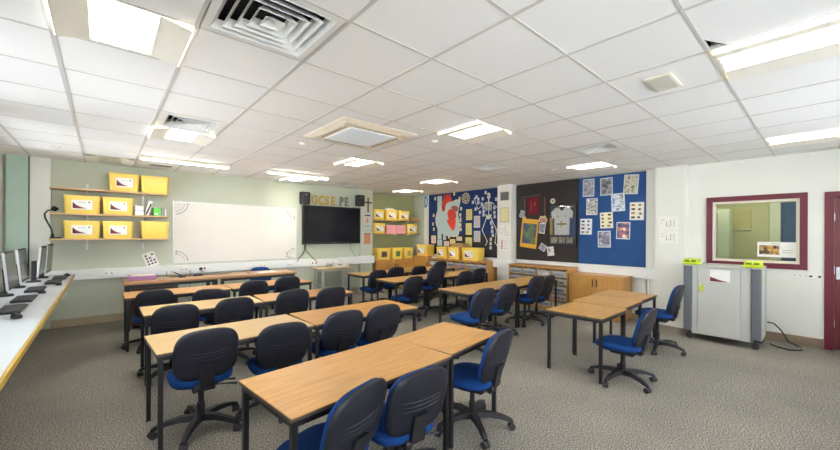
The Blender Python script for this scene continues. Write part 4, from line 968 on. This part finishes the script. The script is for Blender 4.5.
# black board pieces
t = thing('maroon_pennant', 'maroon pennant hanging from a slanted rod on the black board', 'pennant', (XB, 0, 0))
MB().prism([(4.40, 2.31), (4.11, 2.33), (4.12, 1.93), (4.38, 1.94)], -.006, 0, 'X').done('cloth', mat('maroon_cloth', sg(112, 18, 30), .8, var=.08), t)
MB().tube([(-.008, 4.55, 2.33), (-.008, 4.10, 2.355)], .007).done('rod', M_grey, t)
MB().box(-.0075, 4.30, 2.02, -.0065, 4.315, 2.22).box(-.0075, 4.20, 2.12, -.0065, 4.235, 2.2).done('lettering', mat('faded_gold', sg(160, 84, 74), .7), t)
for y, lab in ((4.47, 'hanging ribbon beside the maroon pennant, toward the pillar'), (3.985, 'hanging ribbon between the pennant and the framed shirt')):
    t = thing('medal_ribbon', lab, 'medal', (XB, y, 0), 0, 'medals on the black board'); MB().box(-.004, -.015, 1.9, 0, .015, 2.29).done('ribbon', mat('ribbon_red', sg(128, 70, 66), .7, var=.3, scale=40), t); MB().cyl((0, 0, 1.865), (-.008, 0, 1.865), .035, .035, 20).done('medal', mat('medal_gold', sg(206, 184, 110), .35, .5), t)
M_grass = picture('pic_pitch', [sg(78, 104, 60), sg(110, 130, 70), sg(70, 84, 96), sg(60, 74, 130)], 7, 4)
t = sheet('framed_poster', 'yellow bordered poster of players on grass, tilted on the black board', 'poster', 'X', XB, 4.56, 1.20, 4.15, 1.84, mat('poster_yellow', sg(226, 168, 44), .5, var=.05), 6, None, [(.09, .14, .92, .84, M_grass)])
t = thing('framed_shirt', 'white football shirt in a black glazed frame', 'framed shirt', (XB, 0, 0))
y0, y1, z0, z1 = 3.28, 3.90, 1.26, 2.13
MB().box(-.012, y0+.03, z0+.03, -.001, y1-.03, z1-.03).done('backing', mat('frame_backing', sg(58, 58, 62), .6), t)
f = MB(); ring(f, -.045, 0, y0, y1, z0, z1, .035); f.done('frame', M_black, t)
P = [(.0, .30), (.06, .30), (.085, .265), (.0, .25)]
SH = [(-.075, .30), (-.14, .29), (-.235, .20), (-.215, .06), (-.165, .10), (-.155, -.27), (.155, -.27), (.165, .10), (.215, .06), (.235, .20), (.14, .29), (.075, .30), (.04, .255), (-.04, .255)]
sh = MB().prism([(3.59-u*1.0, 1.76+v*1.0) for u, v in SH], -.022, -.0125, 'X').done('shirt', mat('white_shirt', sg(226, 226, 222), .8, var=.04, scale=20), t)
pr = MB(); pr.box(-.0235, 3.49, 1.70, -.0225, 3.70, 1.728); pr.box(-.0235, 3.58, 1.66, -.0225, 3.615, 1.78, 1); pr.box(-.0235, 3.665, 1.86, -.0225, 3.69, 1.885); pr.box(-.0235, 3.50, 1.86, -.0225, 3.525, 1.885)
pr.done('shirt_print', [mat('badge_brown', sg(130, 104, 60), .6), mat('badge_gold', sg(206, 176, 90), .6)], sh)
MB().prism([(3.55, 2.015), (3.63, 2.015), (3.59, 1.985)], -.0232, -.0225, 'X').done('collar', M_ink, sh)
pm = [picture('pic_strip%d' % j, [sg(60, 70, 90), sg(190, 180, 160), sg(120, 90, 70)], 18, 5+j) for j in range(3)]
for j in range(3): MB().box(-.014, 3.36+.165*j, 1.32, -.0122, 3.50+.165*j, 1.44).done('photo', pm[j], t)
MB().box(-.0142, 3.325, 1.46, -.0122, 3.41, 1.85).done('side_panel', mat('panel_blue', sg(40, 74, 140), .6), t); MB().box(-.0142, 3.80, 1.5, -.0122, 3.86, 1.85).done('side_panel', mat('panel_gold', sg(180, 150, 60), .6), t)
MB().box(-.040, y0+.034, z0+.034, -.037, y1-.034, z1-.034).done('glass', M_glass, t)
t = thing('round_badge', 'cream round badge above the framed shirt', 'badge', (XB, 3.80, 2.20)); MB().cyl((0, 0, 0), (-.006, 0, 0), .055, .055, 28).done('badge_face', M_hcream, t, smooth=True); MB().cyl((-.0062, 0, 0), (-.008, 0, 0), .03, .03, 20).done('badge_centre', mat('tan_card2', sg(170, 150, 110), .6), t)
for y1, z0, y0, z1, rot, m, lab in ((4.59, 1.88, 4.47, 2.03, 20, picture('pic_a', [sg(200, 200, 206), sg(90, 96, 120), sg(220, 216, 210)], 20, 8), 'small white photo under the ribbon near the pillar'), (4.11, 1.75, 3.93, 1.87, 25, picture('pic_b', [sg(206, 196, 180), sg(196, 110, 70), sg(90, 90, 96)], 20, 9), 'small reddish card between poster and framed shirt, upper one'), (4.11, 1.52, 3.97, 1.74, 8, picture('pic_c', [sg(200, 196, 180), sg(96, 116, 150), sg(180, 150, 90)], 20, 10), 'small blue and cream card between poster and framed shirt'), (4.10, 1.15, 3.95, 1.29, 30, picture('pic_d', [sg(214, 214, 216), sg(110, 116, 140), sg(200, 200, 206)], 20, 11), 'small tilted photo low on the black board'), (3.92, 1.05, 3.77, 1.24, -8, picture('pic_e', [sg(228, 226, 220), sg(228, 226, 220), sg(100, 100, 110)], 20, 12), 'small white card low on the black board, beside the tilted photo')):
    sheet('wall_pinned_card', lab, 'card', 'X', XB, y1, z0, y0, z1, M_card, rot, 'small cards on the black board', [(.08, .08, .92, .92, m)])
# ten laminated posters
def pt(n_, cols, sc=14): return picture('poster_pic_%d' % n_, cols, sc, n_+20)
G1 = [sg(88, 88, 104), sg(150, 146, 156), sg(196, 190, 188)]; W_ = sg(228, 228, 224)
PO = [(3.17, 2.58, 2.95, 2.24, 1, G1, 'laminated poster of a grey figure, highest by the black board'), (2.84, 2.57, 2.62, 2.24, -1, [sg(168, 168, 166), sg(130, 130, 132), sg(54, 54, 60)], 'laminated poster of a dark kicking figure, top middle of the blue board'), (2.43, 2.58, 2.19, 2.23, 4, [sg(70, 72, 66), sg(196, 190, 164), sg(128, 128, 112)], 'tilted laminated poster of a crowd, top corner by the white pier'),
      (3.10, 2.20, 2.89, 1.88, 1, [sg(56, 60, 70), sg(206, 202, 190), sg(90, 96, 86), sg(230, 226, 220)], 'laminated poster of a dark and white scene, below the grey figure'), (2.64, 2.26, 2.41, 1.93, -2, [sg(44, 60, 92), sg(216, 220, 226), sg(60, 110, 170)], 'laminated poster of a blue winter scene, middle of the blue board'), (2.33, 2.08, 2.10, 1.76, 1, None, 'laminated cream sheet of small pictures by the white pier'),
      (2.84, 1.92, 2.61, 1.62, -2, None, 'laminated yellowish sheet of small pictures, middle of the blue board'), (3.22, 1.81, 2.99, 1.50, 1, None, 'laminated white sheet of small pictures beside the framed shirt'), (2.55, 1.73, 2.32, 1.42, 2, [sg(30, 44, 76), sg(60, 80, 120), sg(190, 90, 50), sg(226, 222, 214)], 'laminated dark blue and orange poster, low on the blue board'), (2.88, 1.57, 2.65, 1.26, -1, [sg(60, 60, 92), sg(120, 116, 130), sg(176, 170, 176)], 'laminated purple grey poster, lowest on the blue board')]
M_lam = mat('laminate_border', sg(206, 210, 216), .25)
for n_, (y1, z1, y0, z0, rot, cols, lab) in enumerate(PO):
    if cols: pr = [(.06, .05, .94, .95, pt(n_, cols))]
    else:
        base_ = mat('sheet_tone_%d' % n_, {5: sg(226, 218, 202), 6: sg(226, 220, 182), 7: sg(222, 224, 226)}[n_], .5)
        pr = [(.05, .04, .95, .96, base_)]
        pr += [(a, b_, a+.18+.08*((i*7+n_) % 2), b_+.11, mat('thumb_%d' % ((i+n_) % 4), [sg(64, 62, 70), sg(150, 112, 70), sg(92, 104, 96), sg(48, 48, 52)][(i+n_) % 4], .5, var=.4, scale=40)) for i, (a, b_) in enumerate(((.12, .78), (.62, .78), (.12, .56), (.60, .54), (.12, .34), (.66, .3), (.12, .1), (.55, .1)))]
    o = sheet('laminated_poster', lab, 'poster', 'X', XB, y1, z0, y0, z1, M_lam, rot, 'laminated posters on the blue board', [], .003)
    w_, h_ = y1-y0, z1-z0
    for j, (a, b_, c, d_, pm_) in enumerate(pr): MB().box(-w_/2+a*w_, -.0045-(.001 if j else 0), -h_/2+b_*h_, -w_/2+c*w_, -.003-(.0015 if j else 0), -h_/2+d_*h_).done('picture' if j == 0 else 'thumbnail', pm_, o)
for z0, z1, lab in ((1.59, 1.81, 'white sheet with faint drawing on the pier, upper one'), (1.36, 1.575, 'white sheet with faint drawing on the pier, lower one')):
    sheet('wall_drawing', lab, 'paper', 'X', 6.99, 1.85, z0, 1.585, z1, M_card, 0, 'drawings on the white pier', [(.12, .7, .3, .74, M_line), (.12, .5, .2, .54, M_line), (.38, .25, .42, .6, M_line), (.42, .25, .62, .29, M_line), (.6, .25, .64, .7, M_line), (.78, .2, .81, .75, M_line)])
sheet('window_notice', 'white notice with an interior photo stuck in the interior window', 'notice', 'X', XR+.058, .665, 1.19, .27, 1.405, M_card, 0, None, [(.05, .16, .58, .78, picture('pic_room', [sg(40, 34, 30), sg(96, 74, 50), sg(220, 170, 80), sg(120, 110, 100)], 16, 40)), (.35, .86, .6, .91, M_line), (.66, .3, .92, .33, M_line), (.66, .45, .92, .48, M_line)])

# ------------------------------------------------------------------ laptop charging trolley
t = thing('charging_trolley', 'large grey wheeled charging trolley with lime green corner grips', 'trolley', (6.36, .545, 0))
w_, d_ = .83, .57; z0, z1 = .09, 1.075
MB().box(.03, .10, z0, d_-.03, w_-.10, z1-.02).done('body', M_machine, t)
MB().box(.055, .0, z0+.03, d_-.055, .101, z1-.02).box(.055, w_-.101, z0+.03, d_-.055, w_, z1-.02).done('side_panel', M_machine, t)
for x in (0, d_-.056):
    for y in (0, w_-.10): MB().box(x, y-.001, z0+.04, x+.055, y+.10, z1-.004, bev=.015).done('corner_post', M_post, t)
d = MB().box(.012, .205, z0+.01, .0295, .665, z1-.04, bev=.003).done('door', M_machine, t)
MB().box(-.004, .60, .70, .0115, .64, .80, bev=.006).done('latch', M_lime, d)
MB().box(.010, .31, .85, .0118, .53, 1.02).done('label_sheet', M_card, d); MB().faces([(.0096, .315, .855), (.0096, .525, .855), (.0096, .525, .90), (.0096, .40, .87)], [(0, 1, 2, 3)]) and None
b = MB(); b.faces([(.0096, .315, .855), (.0096, .525, .855), (.0096, .525, .92), (.0096, .42, .88)], [(0, 1, 2, 3)]); b.done('label_print', M_red, d)
MB().box(.02, .105, z0, .0295, .20, z1-.03).box(.02, .67, z0, .0295, w_-.105, z1-.03).done('front_stile', M_machine, t)
tp = MB().box(-.005, -.005, z1-.0195, d_+.005, w_+.005, z1, bev=.006).done('top', M_machine, t)
for y in (-.012, w_-.128):
    ya, yb = (y, y+.19) if y < 0 else (y-.05, y+.14)
    g = MB().box(-.022, ya, z1+.0005, .20, yb, z1+.03, bev=.01).box(-.012, ya+.006, z1+.028, .19, yb-.006, z1+.085, bev=.016).done('corner_grip', M_lime, t)
    for q_ in (0, 1): MB().box(-.0135, ya+.03+.075*q_, z1+.042, -.0118, ya+.085+.075*q_, z1+.066).done('grip_slot_shade', mat('lime_shade', sg(96, 104, 30), .6), g)  # dark lime faces stand in for shade inside the grip recesses
MB().box(.24, -.004, z1-.22, .30, -.0005, z1-.12, bev=.0015).done('side_latch', M_lime, t)
for x in (.06, d_-.06):
    for y in (.06, w_-.06):
        c = MB().cyl((x-.018, y, .042), (x+.018, y, .042), .041, .041, 20).cyl((x, y, .05), (x, y, z0+.06), .012).box(x-.025, y-.015, .075, x+.025, y+.02, .09); c.done('caster', M_caster, t, smooth=True)
tag(MB().tube([(6.90, .53, .30), (6.93, .47, .29), (6.98, .40, .20), (7.02, .33, .05), (6.96, .22, .012), (6.80, .20, .010), (6.70, .30, .010), (6.76, .42, .010), (6.88, .50, .010)], .009).done('power_lead', M_plast, smooth=True), 'black power lead curling on the carpet beside the grey trolley', 'cable')

# ------------------------------------------------------------------ light, world, camera
w = bpy.data.worlds.new('World'); bpy.context.scene.world = w; w.use_nodes = True
bg = w.node_tree.nodes['Background']; bg.inputs[0].default_value = (.88, .94, 1.0, 1); bg.inputs[1].default_value = 4.4
def area(name, loc, rot, sx, sy, e, col, portal=False):
    l = bpy.data.lights.new(name, 'AREA'); l.shape = 'RECTANGLE'; l.size = sx; l.size_y = sy; l.energy = e; l.color = col
    if portal: l.cycles.is_portal = True
    o = bpy.data.objects.new(name, l); C.objects.link(o); o.location = loc; o.rotation_euler = rot; return o
for n_, (a, b_) in enumerate(wins):
    area('daylight_portal', (XL-.16, (a+b_)/2, 1.73), (0, R(-90), 0), 1.5, b_-a, 1, (1, 1, 1), True)
for bx0, bx1 in added_bwins: area('daylight_portal', ((bx0+bx1)/2, YB-.14, 1.73), (R(90), 0, R(180)), bx1-bx0, 1.5, 1, (1, 1, 1), True)
area('beyond_room_fill', (8.2, .8, CE-.04), (0, 0, 0), .6, 1.2, 9, (1, .96, .86))  # unseen fill light added to brighten the room beyond
cam = bpy.data.cameras.new('camera'); co = bpy.data.objects.new('camera', cam); C.objects.link(co)
cam.sensor_width = 36; cam.sensor_fit = 'HORIZONTAL'; cam.lens = F/840*36; cam.shift_y = (CY-225)/840; cam.clip_start = .02
co.rotation_mode = 'XYZ'
co.matrix_world = Matrix.Translation((0, 0, 1.5)) @ Matrix.Rotation(-YAW, 4, 'Z') @ Matrix.Rotation(R(90), 4, 'X') @ Matrix.Rotation(ROLL, 4, 'Z')
S = bpy.context.scene; S.camera = co
S.view_settings.view_transform = 'Standard'; S.view_settings.look = 'None'; S.view_settings.gamma = 1; S.view_settings.exposure = 1.4; S.view_settings.use_curve_mapping = False
S.cycles.max_bounces = 10; S.cycles.diffuse_bounces = 6; S.cycles.sample_clamp_indirect = 8
